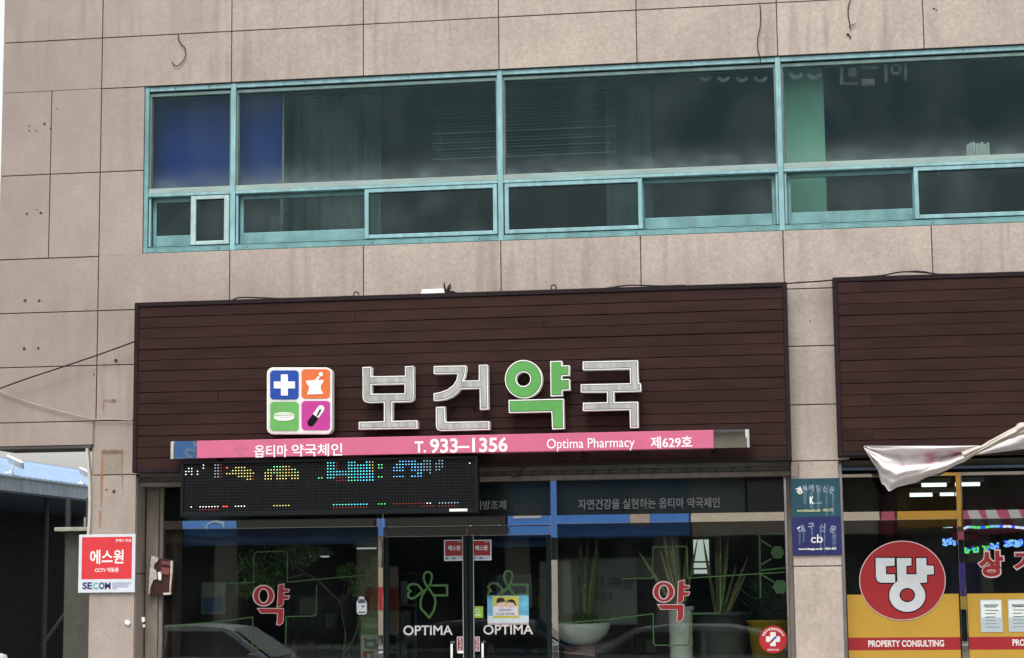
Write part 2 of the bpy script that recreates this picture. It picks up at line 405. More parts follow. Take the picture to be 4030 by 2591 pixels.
# plugged bolt holes left in the stone
HOLE = M('rusty_bolt_hole', (.045, .035, .03), .9, var=.3)
c1 = lambda x, y: (x * .64935, y * .64935)
c4 = lambda x, y: (x * .64935, 900 + y * .64935)
c5 = lambda x, y: (1300 + x * .64935, 1000 + y * .64935)
c2 = lambda x, y: (1300 + x * .64935, y * .64935)
c3 = lambda x, y: (2630 + x * .64935, y * .64935)
c6 = lambda x, y: (2630 + x * .64935, 900 + y * .64935)
c1b = lambda x, y: (x * .5785, 1700 + y * .5785)
c2b = lambda x, y: (500 + x * .41736, 1991 + y * .41736)
c3b = lambda x, y: (1450 + x * .38967, 1991 + y * .38967)
c4b = lambda x, y: (2150 + x * .41736, 1991 + y * .41736)
c5b = lambda x, y: (3080 + x * .51941, 1791 + y * .51941)
cL = lambda x, y: (640 + x * .54257, 1700 + y * .54257)
c7 = lambda x, y: (1850 + x * .54257, 1650 + y * .54257)
for p, r in [(c1(178, 765), 4), (c1(178, 793), 5), (c1(222, 792), 5), (c1(270, 750), 6), (c1(308, 780), 6), (c1(163, 1297), 6), (c1(225, 1272), 4), (c1(248, 1292), 7),
             (c4(152, 437), 7), (c4(238, 437), 7), (c4(147, 728), 8), (c4(232, 725), 6), (c4(702, 800), 8), (c4(570, 885), 5), (c1b(775, 405), 7), (c1b(725, 392), 4), (c1(345, 660), 4),
             (c3(1610, 55), 5), (c3(1625, 62), 4), (c2(752, 172), 4), (c1b(975, 822), 4), (c6(860, 560), 3)]:
    q = at(*p); rr = .85 * r / 361 * random.uniform(.8, 1.15)
    A().lathe((0, 0, 0), [(rr * .45, 0), (rr, .002), (rr, .004)], 9)
    b = A(); pts = [(q.x + rr * random.uniform(.8, 1.1) * math.cos(k * .7), -.0035, q.z + rr * random.uniform(.8, 1.2) * math.sin(k * .7)) for k in range(9)]
    b.add(pts + [(x, .01, z_) for x, _, z_ in pts], [tuple(range(9))] + [(k, k + 9, (k + 1) % 9 + 9, (k + 1) % 9) for k in range(9)])
    b.build('bolt_hole', HOLE, bld)
# rust: remains of a bracket and its runs on the left pillar
RUST = film_mat('rust_run', (.40, .19, .09), .5); RUSTD = film_mat('dark_rust', (.20, .11, .07), .6)
OLD = film_mat('old_adhesive_patch', (.36, .31, .24), .5)
r = A()
for l in ([(c1b(686, 130)), (c1b(702, 130)), (c1b(700, 330)), (c1b(694, 470)), (c1b(686, 540)), (c1b(680, 400))], [c1b(826, 150), c1b(836, 150), c1b(834, 330), c1b(830, 420), c1b(826, 300)],
          [c1b(672, 540), c1b(690, 540), c1b(684, 650), c1b(674, 650)], [c4(620, 1035), c4(705, 1032), c4(700, 1052), c4(680, 1050), c4(628, 1046)], [c4(622, 1050), c4(630, 1050), c4(628, 1115), c4(623, 1110)]):
    shape(r, [l], -.006, .002)
r.build('rust_stain', RUST, bld)
r = A(); shape(r, [[c1b(690, 122), c1b(838, 122), c1b(838, 150), c1b(700, 152)]], -.007, .002); shape(r, [[c4(672, 1035), c4(700, 1034), c4(695, 1055)]], -.0075, .001); r.build('rust_stain', RUSTD, bld)
r = A(); shape(r, [[c1b(700, 155), c1b(826, 155), c1b(826, 288), c1b(700, 288)]], -.005, .001); r.build('adhesive_patch', OLD, bld)

# ------------------------------------------------------------------ upper ribbon window: bays of fixed pane over two sliding sashes
YW = .03
MULL = [at(571, 342).x, at(921, 338).x, at(1968, 285).x, at(3075, 650).x]
MULL.append(MULL[-1] + (MULL[-1] - MULL[-2])); MULL.append(MULL[-1] + (MULL[1] - MULL[0]) * 1.2)
ZH = wz1; zg1 = at(760, 370, YW).z; zg0 = at(760, 738, YW).z; zs1 = at(760, 769, YW).z; zsill = at(760, 966, YW).z
GD = glass_mat('dusty_upper_glass', (.82, .89, .88), .34, .62, (zg0 - .02, zg0 + .34), smear=.035, gcol=(.50, .78, .86), dcol=(.27, .32, .325))
RES = film_mat('faded_lettering_residue', (.30, .37, .36), .08)
for i in range(5):
    x0, x1 = MULL[i], MULL[i + 1]
    a = A(); mw = .038
    a.box(x0 - (mw if i else 0), x0 + (mw * .55 if i else .05), YW - .02, YW + .16, wz0, ZH)
    if i == 4: a.box(x1 - .04, x1, YW - .02, YW + .16, wz0, ZH)
    win = a.build('window', TEAL_PALE if i else TEAL, bld, bevel=.004)
    xa, xb = x0 + (mw * .55 if i else .05), x1 - mw
    a = A(); a.box(xa, xb, YW - .012, YW + .15, ZH - .058, ZH - .004)
    a.build('head_rail', TEAL_PALE, win, bevel=.004)
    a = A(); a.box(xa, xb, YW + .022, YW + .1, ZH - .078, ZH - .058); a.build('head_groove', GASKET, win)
    a = A(); a.box(xa, xb, YW + .012, YW + .14, zg1 - .012, ZH - .078); a.box(xa, xa + .02, YW + .012, YW + .1, zg0, zg1 - .012); a.box(xb - .02, xb, YW + .012, YW + .1, zg0, zg1 - .012)
    a.build('glazing_bead', TEALDK, win, bevel=.003)
    a = A(); a.box(xa, xb, YW - .006, YW + .15, zs1 + .028, zg0); a.build('transom_rail', TEAL_DUSTY, win, bevel=.004)
    a = A(); a.box(xa, xb, YW - .018, YW + .15, zs1 - .006, zs1 + .026); a.build('transom_rail', TEAL_PALE, win, bevel=.004)
    a = A(); a.box(xa, xb, YW + .02, YW + .15, wz0 + .05, zsill); a.build('sill_track', GASKET, win)
    a = A(); a.box(xa, xb, YW - .02, YW + .15, wz0, wz0 + .048); a.box(xa, xb, YW - .008, YW + .018, wz0 + .05, zsill - .012); a.build('sill', TEAL, win, bevel=.005)
    A().box(xa + .02, xb - .02, YW + .05, YW + .056, zg0, zg1 - .012).build('pane', GD, win)
    for gx_ in (xa + .001, xb - .007): A().box(gx_, gx_ + .006, YW - .003, YW + .1, zsill, zs1 - .008).build('seam', GASKET, win)
    A().box(xa, xb, YW - .001, YW + .1, zs1 + .026, zs1 + .0285).build('seam', GASKET, win)
    A().box(xa + .02, xb - .02, YW + .042, YW + .048, zg0 + .0, zg0 + .012).build('sealant_line', SEALB, win)
    A().box(xa + .02, xa + .030, YW + .042, YW + .048, zg0 + .012, zg1 - .02).build('sealant_line', SEALB, win)
    for k in range(5):
        sx_ = lerp_(xa, xb, (k + .5) / 5 + random.uniform(-.06, .06)); zz_, rr_ = (ZH - .03, .006) if k % 2 else (wz0 + .03, .008)
        A().tube([(sx_, YW - .0235, zz_), (sx_, YW - .006, zz_)], rr_, 6).build('screw', HOLE, win)
    # sashes: one in the outer track, one behind
    xm = (at(747, 960).x if i == 0 else at(1433, 900).x if i == 1 else at(2529, 850).x if i == 2 else at(3600, 800).x if i == 3 else (xa + xb) / 2)
    outer_right = i != 2
    fo = (xm, xb - .012) if outer_right else (xa + .012, xm)
    bo = (xa + .03, xm + .03) if outer_right else (xm - .03, xb - .03)
    z0, z1 = zsill, zs1 - .01
    f = A(); f.frame(*fo, YW - .012, YW + .03, z0, z1, .048 if i else .062, .045, .045); f.build('sash_frame', TEAL_PALE if i != 0 else M('chalky_white_teal', (.33, .45, .44), .5, var=.15, dirt=.2), win, bevel=.005)
    A().box(fo[0] + .05, fo[1] - .05, YW + .008, YW + .013, z0 + .04, z1 - .04).build('pane', WIN_GLASS, win)
    A().frame(fo[0] + .04, fo[1] - .04, YW + .002, YW + .007, z0 + .04, z1 - .04, .014).build('gasket', GASKET, win)
    f = A(); f.frame(*bo, YW + .07, YW + .11, z0, z1, .045, .135, .05); f.build('sash_frame', TEAL, win, bevel=.005)
    A().box(bo[0] + .04, bo[1] - .04, YW + .088, YW + .093, z0 + .12, z1 - .04).build('pane', WIN_GLASS, win)
    jx = xa if outer_right else xb - .03
    A().box(jx, jx + .03, YW + .0, YW + .05, z0, z1).build('track_jamb', TEAL_PALE, win, bevel=.003)
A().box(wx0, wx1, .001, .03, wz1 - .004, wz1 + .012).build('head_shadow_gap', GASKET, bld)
# ghosts of removed lettering on the panes
a = A()
for cx_, rr_ in ((225, 40), (335, 42), (445, 44), (560, 46)):
    shape(a, [circ(cx_, 458, rr_, rr_ * .95, 24, 20, 160) + list(reversed(circ(cx_, 452, rr_ * .62, rr_ * .6, 24, 20, 160)))], YW + .046, .002, c3)
for cx_, rr_ in ((775, 44), (885, 46)):
    shape(a, [circ(cx_, 440, rr_, rr_, 24, 10, 170) + list(reversed(circ(cx_, 434, rr_ * .6, rr_ * .55, 24, 10, 170)))], YW + .046, .002, c3)
for q in ([(1040, 400), (1060, 400), (1060, 500), (1150, 500), (1150, 515), (1040, 515)], [(1090, 410), (1140, 410), (1140, 465), (1090, 465)], [(1165, 405), (1270, 400), (1270, 418), (1165, 420)], [(1170, 480), (1250, 478), (1250, 520), (1170, 520)],
          [(1310, 370), (1330, 370), (1330, 500), (1310, 500)], [(1430, 370), (1448, 370), (1448, 490), (1430, 490)]):
    shape(a, [q], YW + .046, .002, c3)
shape(a, [circ(1380, 420, 36, 34), circ(1380, 420, 20, 19)], YW + .046, .002, c3)
a.build('lettering_residue', RES, bld, kind='stuff')
# things standing behind the upper panes
X0, X1, Z0, Z1 = rc(560, 330, 1107, 780, .3)
bb = thing('blue_board', ((X0 + X1) / 2, .3, 4.6), 'deep blue board closing the left end of the upper window', 'board')
BLUEB = M('blue_board_paint', (.010, .026, .20), .8, spec=.1, var=.10, scale=2)
A().box(X0 - .2, X1, .30, .32, zg0 - .0, zg1 + .3).build('blue_sheet', BLUEB, bb)
A().box(X1 - .02, X1 + .02, .322, .36, 4.6, zg1 + .3).build('post', PLASTER, bb)
X0, X1, _, _ = rc(3085, 290, 3252, 700, .5)
co = thing('green_column', ((X0 + X1) / 2, .6, 4.6), 'pale green painted column standing behind the upper window', 'column')
A().box(X0 - .1, X1, .5, .9, 4.6, 8.1).build('shaft', M('pale_green_paint', (.26, .50, .37), .7, var=.06, scale=2, dirt=.12), co, bevel=.01)
A().box(X0 - .12, X1 + .02, .48, .92, 4.6, 4.7).build('skirting', PLASTER, co)
cm = M('olive_curtain', (.14, .16, .11), .9, var=.15, scale=6, stretch=(6, 1, .3))
def curtain(x0, x1, Y, z0, z1, mat, label, nm='curtain'):
    n = int((x1 - x0) / .025); v = []; f = []
    for i in range(n + 1):
        x = x0 + (x1 - x0) * i / n; y = Y + .03 * math.sin(i * .9) + .015 * math.sin(i * .37 + 2)
        v += [(x, y, z0), (x, y + .01 * math.sin(i), (z0 + z1) / 2), (x, y, z1)]
    for i in range(n):
        for k in (0, 1): f.append((i * 3 + k, i * 3 + 3 + k, i * 3 + 4 + k, i * 3 + 1 + k))
    t = thing(nm, ((x0 + x1) / 2, Y, z0), label, 'curtain')
    A().add(v, f).build('cloth', mat, t, smooth=True)
    A().tube([(x0 - .05, Y, z1 + .01), (x1 + .05, Y, z1 + .01)], .012).build('rail', BLACK, t)
X0, X1, _, _ = rc(1062, 300, 1112, 700, .45)
curtain(X0, X1, .45, 5.0, 6.32, cm, 'narrow olive curtain strip behind the lower sash under the blue board')
curtain(at(1120, 400, 1.6).x, at(1500, 400, 1.6).x, 1.6, 6.0, 8.0, M('grey_green_curtain', (.20, .26, .24), .9, var=.2, scale=4, stretch=(5, 1, .4)), 'grey green curtain hanging behind the second upper pane from the left', 'window_curtain')
curtain(at(2380, 400, 1.9).x, at(2560, 400, 1.9).x, 1.9, 5.6, 8.0, M('grey_curtain', (.17, .22, .21), .9, var=.2, scale=4, stretch=(5, 1, .4)), 'grey curtain hanging behind the third upper pane', 'room_curtain')
X0, X1, Z0, Z1 = rc(1700, 330, 2425, 600, .7)
bl = thing('venetian_blind', ((X0 + X1) / 2, .7, Z0), 'faint venetian blind with pale slats behind the two middle upper panes', 'blind')
SL = M('blind_slat', (.08, .115, .11), .5, var=.3, scale=2, rnd=.4)
k = 0
z = Z0
while z < Z0 + .85 and k < 22:
    A().box(X0 + random.uniform(0, .06), X1 - random.uniform(0, .05), .70, .715, z, z + random.choice((.004, .006, .012))).build('slat', SL, bl); z += .038; k += 1
A().box(X0, X1, .69, .73, Z1 + .6, Z1 + .64).build('head_rail', SL, bl)
for xx in (X0 + .1, (X0 + X1) / 2, X1 - .1): A().tube([(xx, .71, Z0), (xx, .71, Z1 + .6)], .003, 4).build('cord', SL, bl)
X0, X1, Z0, Z1 = rc(3805, 560, 3897, 612, .25)
pk = thing('paper_bundle', ((X0 + X1) / 2, .25, Z0), 'pale bundle of upright papers standing against the right upper pane', 'papers')
for k in range(8):
    x = X0 + (X1 - X0) * k / 8; A().box(x, x + (X1 - X0) / 8 * .8, .25, .45, Z0 - .1, Z1 - random.uniform(0, .03)).build('sheet_stack', M('aged_paper', (.50, .50, .46), .8, var=.15), pk)
A().box(X0 - .3, X1 + .6, .22, .6, Z0 - .16, Z0 - .101).build('shelf', PLASTER, pk)

# ------------------------------------------------------------------ brown plank boards
def plank_board(x0, x1, z0, z1, joints, label, loc_name='wooden_signboard'):
    Yf = -.22
    t = thing(loc_name, ((x0 + x1) / 2, 0, z0), label, 'signboard', 'brown plank boards over the shops')
    tw = .05
    f = A(); f.box(x0, x0 + tw, Yf - .012, -.004, z0, z1); f.build('side_trim', WOODTRIM, t, bevel=.004)
    f = A(); f.box(x1 - tw, x1, Yf - .012, -.004, z0, z1); f.build('side_trim', WOODTRIM, t, bevel=.004)
    f = A(); f.box(x0 + tw, x1 - tw, Yf - .012, -.004, z1 - .05, z1); f.build('top_trim', WOODTRIM, t, bevel=.004)
    f = A(); f.box(x0 + tw, x1 - tw, Yf - .01, -.004, z0, z0 + .04); f.build('bottom_trim', WOODTRIM, t, bevel=.004)
    A().box(x0 + tw, x1 - tw, Yf + .02, -.01, z0 + .04, z1 - .05).build('core', BLACK, t)
    n = round((z1 - z0 - .09) / .1245); ph = (z1 - z0 - .09) / n
    for i in range(n):
        zt = z1 - .05 - i * ph; cuts = [x0 + tw] + [c for (r_, c) in joints if r_ == i] + [x1 - tw]
        for k in range(len(cuts) - 1):
            a0, a1 = cuts[k] + .002, cuts[k + 1] - .002; segs = max(2, int((a1 - a0) / .22)); v = []; fc = []
            top = [random.uniform(-.003, .0015) for _ in range(segs + 1)]; jt = random.uniform(-.003, .003)
            gap = random.choice((.0005, .001, .0015, .002, .004))
            for s in range(segs + 1):
                x = a0 + (a1 - a0) * s / segs; zz1 = zt - .002 + top[s] * .6; zz0 = zt - ph + gap + top[max(0, s - 1)] * .7; y = Yf + jt + random.uniform(-.0012, .0012)
                v += [(x, y + .006, zz0 - .001), (x, y, zz0 + .003), (x, y, zz1 - .004), (x, y + .006, zz1), (x, Yf + .02, zz1), (x, Yf + .02, zz0)]
            for s in range(segs):
                for e in range(5): fc.append((s * 6 + e, s * 6 + 6 + e, s * 6 + 7 + e, s * 6 + 1 + e))
            fc.append((0, 1, 2, 3, 4, 5)); b_ = segs * 6; fc.append((b_ + 5, b_ + 4, b_ + 3, b_ + 2, b_ + 1, b_))
            A().add(v, [tuple(reversed(q)) for q in fc]).build('plank', WOOD, t)
    return t
YF = -.22
bx0, bx1 = at(531, 1193, YF).x, at(3112, 1650, YF).x
bz1 = (at(531, 1193, YF).z + at(3099, 1110, YF).z) / 2; bz0 = (at(519, 1862, YF).z + at(3116, 1812, YF).z) / 2
J = lambda x: at(x, 1300, YF).x
plank_board(bx0, bx1, bz0, bz1, [(1, J(1395)), (2, J(2141)), (8, J(860)), (10, J(1900)), (13, J(2480))], 'brown plank board behind the raised Korean pharmacy letters')
b2x0, b2x1 = at(3276, 1093, YF).x, 9.6
b2z1, b2z0 = at(3274, 1093, YF).z, at(3302, 1796, YF).z
plank_board(b2x0, b2x1, b2z0, b2z1, [(0, J(3398)), (10, J(3420)), (13, J(3424)), (5, J(3800)), (7, J(4300))], 'brown plank board without letters above the property office at right')

# ------------------------------------------------------------------ raised letters
YL, DL = -.40, .12
LET = {
 '보': [[(195, 686), (247, 684), (247, 742), (453, 738), (453, 681), (503, 679), (505, 868), (502, 882), (492, 892), (475, 896), (375, 898), (372, 1012), (525, 1008), (527, 1058), (172, 1063), (172, 1018), (325, 1014), (325, 899), (228, 901), (210, 896), (200, 885), (196, 870)], [(248, 792), (450, 788), (450, 845), (248, 848)]],
 '건': [[(627, 680), (823, 676), (820, 715), (812, 748), (803, 768), (900, 766), (900, 673), (952, 671), (957, 940), (907, 943), (905, 815), (788, 818), (768, 842), (740, 864), (700, 881), (660, 888), (626, 889), (626, 845), (665, 838), (710, 822), (745, 795), (765, 762), (772, 724), (627, 727)],
      [(640, 928), (692, 925), (694, 1008), (700, 1018), (963, 1014), (963, 1065), (668, 1072), (650, 1066), (642, 1052), (640, 1030)]],
 '약': [circ(1171, 759, 113, 116, 48), circ(1169, 758, 43, 43, 32), [(1333, 650), (1403, 648), (1403, 676), (1449, 675), (1449, 737), (1404, 740), (1404, 759), (1450, 757), (1452, 825), (1406, 827), (1407, 860), (1335, 862)],
      [(1080, 885), (1413, 877), (1417, 1060), (1345, 1063), (1340, 958), (1082, 963)]],
 '국': [[(1530, 652), (1863, 645), (1868, 783), (1881, 783), (1883, 832), (1720, 836), (1720, 899), (1865, 895), (1867, 1053), (1817, 1055), (1814, 945), (1531, 951), (1531, 902), (1677, 899), (1677, 838), (1518, 838), (1518, 790), (1818, 784), (1815, 697), (1530, 703)]],
}
SEAM = M('grimy_seam', (.05, .048, .045), .7, var=.3)
WH = M('white_letter_rim', (.82, .82, .79), .4, var=.06, scale=8, dirt=.2, dcol=(.4, .38, .33))
for ch, lab in (('보', 'grey white raised Korean letter beside the square icon sign, reading 보'), ('건', 'grey white raised Korean letter left of the green one, reading 건'),
                ('약', 'green raised Korean letter with a round ring, reading 약'), ('국', 'grey white raised Korean letter right of the green one, reading 국')):
    L = LET[ch]; xs_ = [p[0] for l in L for p in l]; ys_ = [p[1] for l in L for p in l]
    c = at(*c5((min(xs_) + max(xs_)) / 2, max(ys_)), YL)
    t = thing('channel_letter', (c.x, YL + DL, c.z), lab, 'sign letter', 'raised letters of the pharmacy name')
    a = A()
    shape(a, L, YL, DL, c5); a.build('letter_body', WH, t)
    a = A(); shape(a, L, YL - .002, .003, c5, offset=-.010); a.build('dark_seam', SEAM, t)
    a = A(); shape(a, L, YL - .004, .003, c5, offset=-.016); a.build('letter_face', GREEN if ch == '약' else GREYFACE, t)
    a = A()
    for k in range(2):
        xx = c.x + (-.12 if k else .12); a.tube([(xx, YL + DL, c.z + .25), (xx, YF, c.z + .25)], .012)
    a.build('standoff', BLACK, t)

# icon sign
t = thing('icon_sign', (at(1178, 1706, YL).x, YL + .1, at(1178, 1706, YL).z), 'white square pharmacy sign with four coloured icon tiles', 'sign')
a = A(); shape(a, [rrect(1618, 842, 2012, 1246, 38)], YL, .11, c4); a.build('case', WH, t)
a = A(); shape(a, [rrect(1618, 842, 2012, 1246, 38)], YL - .003, .004, c4, offset=-.008); a.build('face', M('weathered_white_face', (.60, .58, .57), .4, var=.12, dirt=.5, dcol=(.25, .24, .25)), t)
for (x0, y0, x1, y1, nm, col) in ((1637, 860, 1810, 1036, 'blue_tile', (.007, .05, .29)), (1828, 853, 2000, 1030, 'orange_tile', (.60, .13, .035)), (1637, 1050, 1810, 1226, 'green_tile', (.11, .35, .085)), (1828, 1045, 2000, 1222, 'magenta_tile', (.42, .036, .24))):
    a = A(); shape(a, [rrect(x0, y0, x1, y1, 22)], YL - .007, .004, c4); tl = a.build(nm, M(nm, col, .4, var=.06, dirt=.18, dcol=(.12, .08, .08)), t)
    a = A(); cx_, cy_ = (x0 + x1) / 2, (y0 + y1) / 2
    if nm == 'blue_tile':
        A_, B_ = 64, 21
        shape(a, [[(cx_ - B_, cy_ - A_), (cx_ + B_, cy_ - A_), (cx_ + B_, cy_ - B_), (cx_ + A_, cy_ - B_), (cx_ + A_, cy_ + B_), (cx_ + B_, cy_ + B_), (cx_ + B_, cy_ + A_), (cx_ - B_, cy_ + A_), (cx_ - B_, cy_ + B_), (cx_ - A_, cy_ + B_), (cx_ - A_, cy_ - B_), (cx_ - B_, cy_ - B_)]], YL - .011, .004, c4)
    elif nm == 'orange_tile':
        shape(a, [[(1853, 922), (1905, 919), (1930, 893), (1940, 900), (1925, 918), (1964, 918), (1955, 935), (1943, 955), (1945, 975), (1960, 1003), (1860, 1006), (1872, 978), (1872, 958), (1858, 940)]], YL - .011, .004, c4)
        shape(a, [circ(1945, 883, 13)], YL - .011, .004, c4)
    elif nm == 'green_tile':
        shape(a, [circ(1722, 1129, 61, 16) [::-1]], YL - .011, .004, c4); shape(a, [[(1661, 1131), (1783, 1128), (1783, 1150), (1760, 1162), (1722, 1166), (1684, 1163), (1661, 1152)]], YL - .0112, .004, c4)
        b = A(); shape(b, [circ(1722, 1131, 59, 14), circ(1722, 1131, 57, 12)], YL - .0125, .002, c4); b.box(*rc(*c4(1668, 1130), *c4(1776, 1133), YL)[:2], YL - .0128, YL - .0112, *rc(*c4(1668, 1130), *c4(1776, 1133), YL)[2:]); b.build('tablet_line', M('tablet_line', (.25, .4, .22), .5, var=0), tl)
    else:
        def caps(u0, u1):
            ax, ay, bx, by = 1945, 1092, 1884, 1178; L_ = math.hypot(bx - ax, by - ay); dx, dy = (bx - ax) / L_, (by - ay) / L_; nx, ny = -dy, dx; r_ = 21; p = []
            if u0 == 0: p += [(ax - dx * r_ * math.sin(rad(k)) + nx * r_ * math.cos(rad(k)), ay - dy * r_ * math.sin(rad(k)) + ny * r_ * math.cos(rad(k))) for k in range(0, 181, 15)]
            else: p += [(ax + dx * L_ * u0 + nx * r_, ay + dy * L_ * u0 + ny * r_), (ax + dx * L_ * u0 - nx * r_, ay + dy * L_ * u0 - ny * r_)]
            if u1 == 1: p += [(bx + dx * r_ * math.sin(rad(k)) - nx * r_ * math.cos(rad(k)), by + dy * r_ * math.sin(rad(k)) - ny * r_ * math.cos(rad(k))) for k in range(0, 181, 15)]
            else: p += [(ax + dx * L_ * u1 - nx * r_, ay + dy * L_ * u1 - ny * r_), (ax + dx * L_ * u1 + nx * r_, ay + dy * L_ * u1 + ny * r_)]
            return p
        shape(a, [caps(0, .52)], YL - .011, .004, c4)
        b = A(); shape(b, [caps(.53, 1)], YL - .011, .004, c4); shape(b, [[(1930, 1108), (1937, 1096), (1948, 1098), (1936, 1120), (1922, 1140), (1918, 1134)]], YL - .0135, .003, c4); b.build('capsule_half', BLACK, tl)
    a.build('icon', WHITE, tl)

# ------------------------------------------------------------------ pink bar sign
YP = -.50
X0, X1, Z0, Z1 = rc(661, 1749, 2958, 1766, YP); z0p = (at(1800, 1784, YP).z); z1p = at(1800, 1714, YP).z
t = thing('bar_sign', ((X0 + X1) / 2, YP + .1, z0p), 'long pink bar sign with phone number and chrome ends', 'sign')
pa, pb = at(774, 1770, YP).x, at(2809, 1740, YP).x
a = A(); a.box(pa, pb, YP, YP + .16, z0p, z1p); a.build('light_box', PINK, t, bevel=.004)
def endcap(xa, xb, side):
    v = []; f = []; n = 8; r_ = .075; pr = []
    if side > 0: pr = [(xa, YP + .004), (xb - r_, YP + .004)] + [(xb - r_ + r_ * math.sin(rad(90 * k / n)), YP + .004 + r_ - r_ * math.cos(rad(90 * k / n))) for k in range(1, n + 1)] + [(xb, YP + .16), (xa, YP + .16)]
    else: pr = [(xb, YP + .16), (xa, YP + .16)] + [(xa + r_ - r_ * math.cos(rad(90 * k / n)), YP + .004 + r_ - r_ * math.sin(rad(90 * k / n))) for k in range(0, n + 1)] + [(xb, YP + .004)]
    m = len(pr); v = [(x, y, z0p) for x, y in pr] + [(x, y, z1p) for x, y in pr]
    f = [(k, (k + 1) % m, (k + 1) % m + m, k + m) for k in range(m)] + [tuple(reversed(range(m))), tuple(range(m, 2 * m))]
    A().add(v, f).build('end_cap', CHROME, t)
endcap(X0, pa - .003, -1); endcap(pb + .003, X1, 1)
a = A()
text(a, '옵티마', 1001, 1753, 1131, 1799, YP - .003, bold=.012); text(a, '약국체인', 1148, 1749, 1347, 1794, YP - .003, bold=.012)
text(a, 'T.', 1632, 1738, 1676, 1782, YP - .003, bold=.025); text(a, '933–1356', 1692, 1727, 1998, 1779, YP - .003, bold=.022)
text(a, 'Optima Pharmacy', 2152, 1728, 2498, 1772, YP - .003, bold=.002); text(a, '제629호', 2560, 1719, 2725, 1763, YP - .003, bold=.016)
a.build('lettering', LETTER, t)
a = A(); cxf, cyf = 945, 1771
for dx, dy, rx_, ry_ in ((0, -14, 7, 9), (-15, -2, 9, 7), (15, -4, 9, 7), (0, 13, 8, 10)):
    shape(a, [circ(cxf + dx, cyf + dy, rx_, ry_, 20), circ(cxf + dx, cyf + dy, rx_ - 2, ry_ - 2, 20)], YP - .003, .003)
a.build('flower_logo', M('faded_logo', (.42, .16, .17), .5, var=0), t)
a = A()
for xx in (-2.5, -1, .8, 2.2): a.box(xx - .03, xx + .03, YP + .16, YF - .013, z0p + .05, z0p + .09)
a.build('bracket', BLACK, t)

# ------------------------------------------------------------------ LED display
YD = -.46
X0, X1 = at(710, 1900, YD).x, at(1880, 1900, YD).x; z1d = (at(710, 1819, YD).z + at(1880, 1792, YD).z) / 2; z0d = (at(710, 2041, YD).z + at(1880, 2011, YD).z) / 2
t = thing('led_display', ((X0 + X1) / 2, YD + .1, z0d), 'black dot matrix display with coloured lights under the pink bar', 'display')
A().box(X0, X1, YD + .02, YD + .14, z0d, z1d).build('housing', BLACK, t, bevel=.006)
A().frame(X0, X1, YD, YD + .022, z0d, z1d, .035, .05, .03).build('bezel', M('black_bezel', (.005, .007, .008), .6, var=0, spec=.15), t, bevel=.003)
NC, NR = 97, 16
gx0, gx1 = X0 + .055, X1 - .055; gz1, gz0 = z1d - .045, z0d + .075
LIT = [  # x0,y0,x1,y1 in the close-up, colour
 (175, 265, 218, 280, 'w'), (160, 285, 215, 300, 'w'), (160, 310, 172, 325, 'w'), (195, 310, 215, 325, 'w'), (243, 285, 258, 325, 'w'), (285, 240, 300, 275, 'w'), (372, 238, 415, 325, 'p'), (418, 238, 428, 325, 'r'),
 (455, 255, 475, 275, 'R'), (520, 255, 612, 270, 'y'), (500, 278, 655, 297, 'y'), (458, 300, 675, 320, 'y'), (610, 325, 655, 360, 'y'), (656, 325, 668, 360, 'r'),
 (808, 245, 940, 268, 'yg'), (768, 270, 985, 290, 'yg'), (745, 290, 1003, 312, 'yg'), (745, 318, 805, 355, 'y'), (832, 318, 910, 355, 'y'), (940, 318, 1003, 355, 'y'),
 (1138, 330, 1182, 350, 'g'), (1200, 212, 1268, 350, 'c'), (1268, 212, 1284, 285, 'r'), (1268, 285, 1362, 330, 'b'), (1268, 330, 1350, 350, 'r'), (1355, 212, 1415, 350, 'c'), (1416, 232, 1475, 350, 'c'), (1476, 212, 1535, 350, 'c'), (1536, 205, 1550, 290, 'o'),
 (1575, 230, 1618, 272, 'g'), (1575, 322, 1618, 336, 'g'), (1728, 205, 1850, 225, 'b'), (1708, 228, 1885, 248, 'b'), (1690, 250, 1765, 292, 'b'), (1820, 250, 1885, 292, 'b'), (1688, 320, 1752, 336, 'b'), (1820, 320, 1885, 336, 'b'),
 (1908, 202, 1962, 290, 'pc'), (1975, 225, 2020, 285, 'pc'), (2010, 202, 2040, 250, 'pc'), (2224, 218, 2240, 235, 'w'),
 (200, 553, 218, 572, 'w'), (265, 550, 415, 572, 'w'), (265, 573, 412, 592, 'r'), (432, 545, 475, 568, 'R'), (528, 545, 612, 562, 'w'), (812, 538, 940, 556, 'y'), (1245, 532, 1500, 548, 'c'), (1250, 550, 1490, 568, 'r'),
 (1580, 525, 1622, 542, 'G'), (1690, 520, 1905, 540, 'r'), (1912, 518, 1958, 534, 'w'), (1915, 536, 1972, 552, 'r'), (2002, 516, 2152, 532, 'pc'), (2002, 536, 2152, 550, 'r')]
LC = {'w': (.9, .95, 1, 1.50), 'p': (.7, .72, 1, .7), 'r': (.9, .12, .08, .30), 'R': (1, .07, .05, 1.6), 'y': (.95, .85, .25, 1.12), 'g': (.15, 1, .3, 1.50), 'G': (.05, 1, .12, 1.3), 'c': (.1, .85, 1, 1.65), 'b': (.15, .45, 1, 1.80), 'o': (1, .55, .15, .9), 'pc': (.5, .8, 1, .8)}
accs = {k: A() for k in LC}; accs['off'] = A()
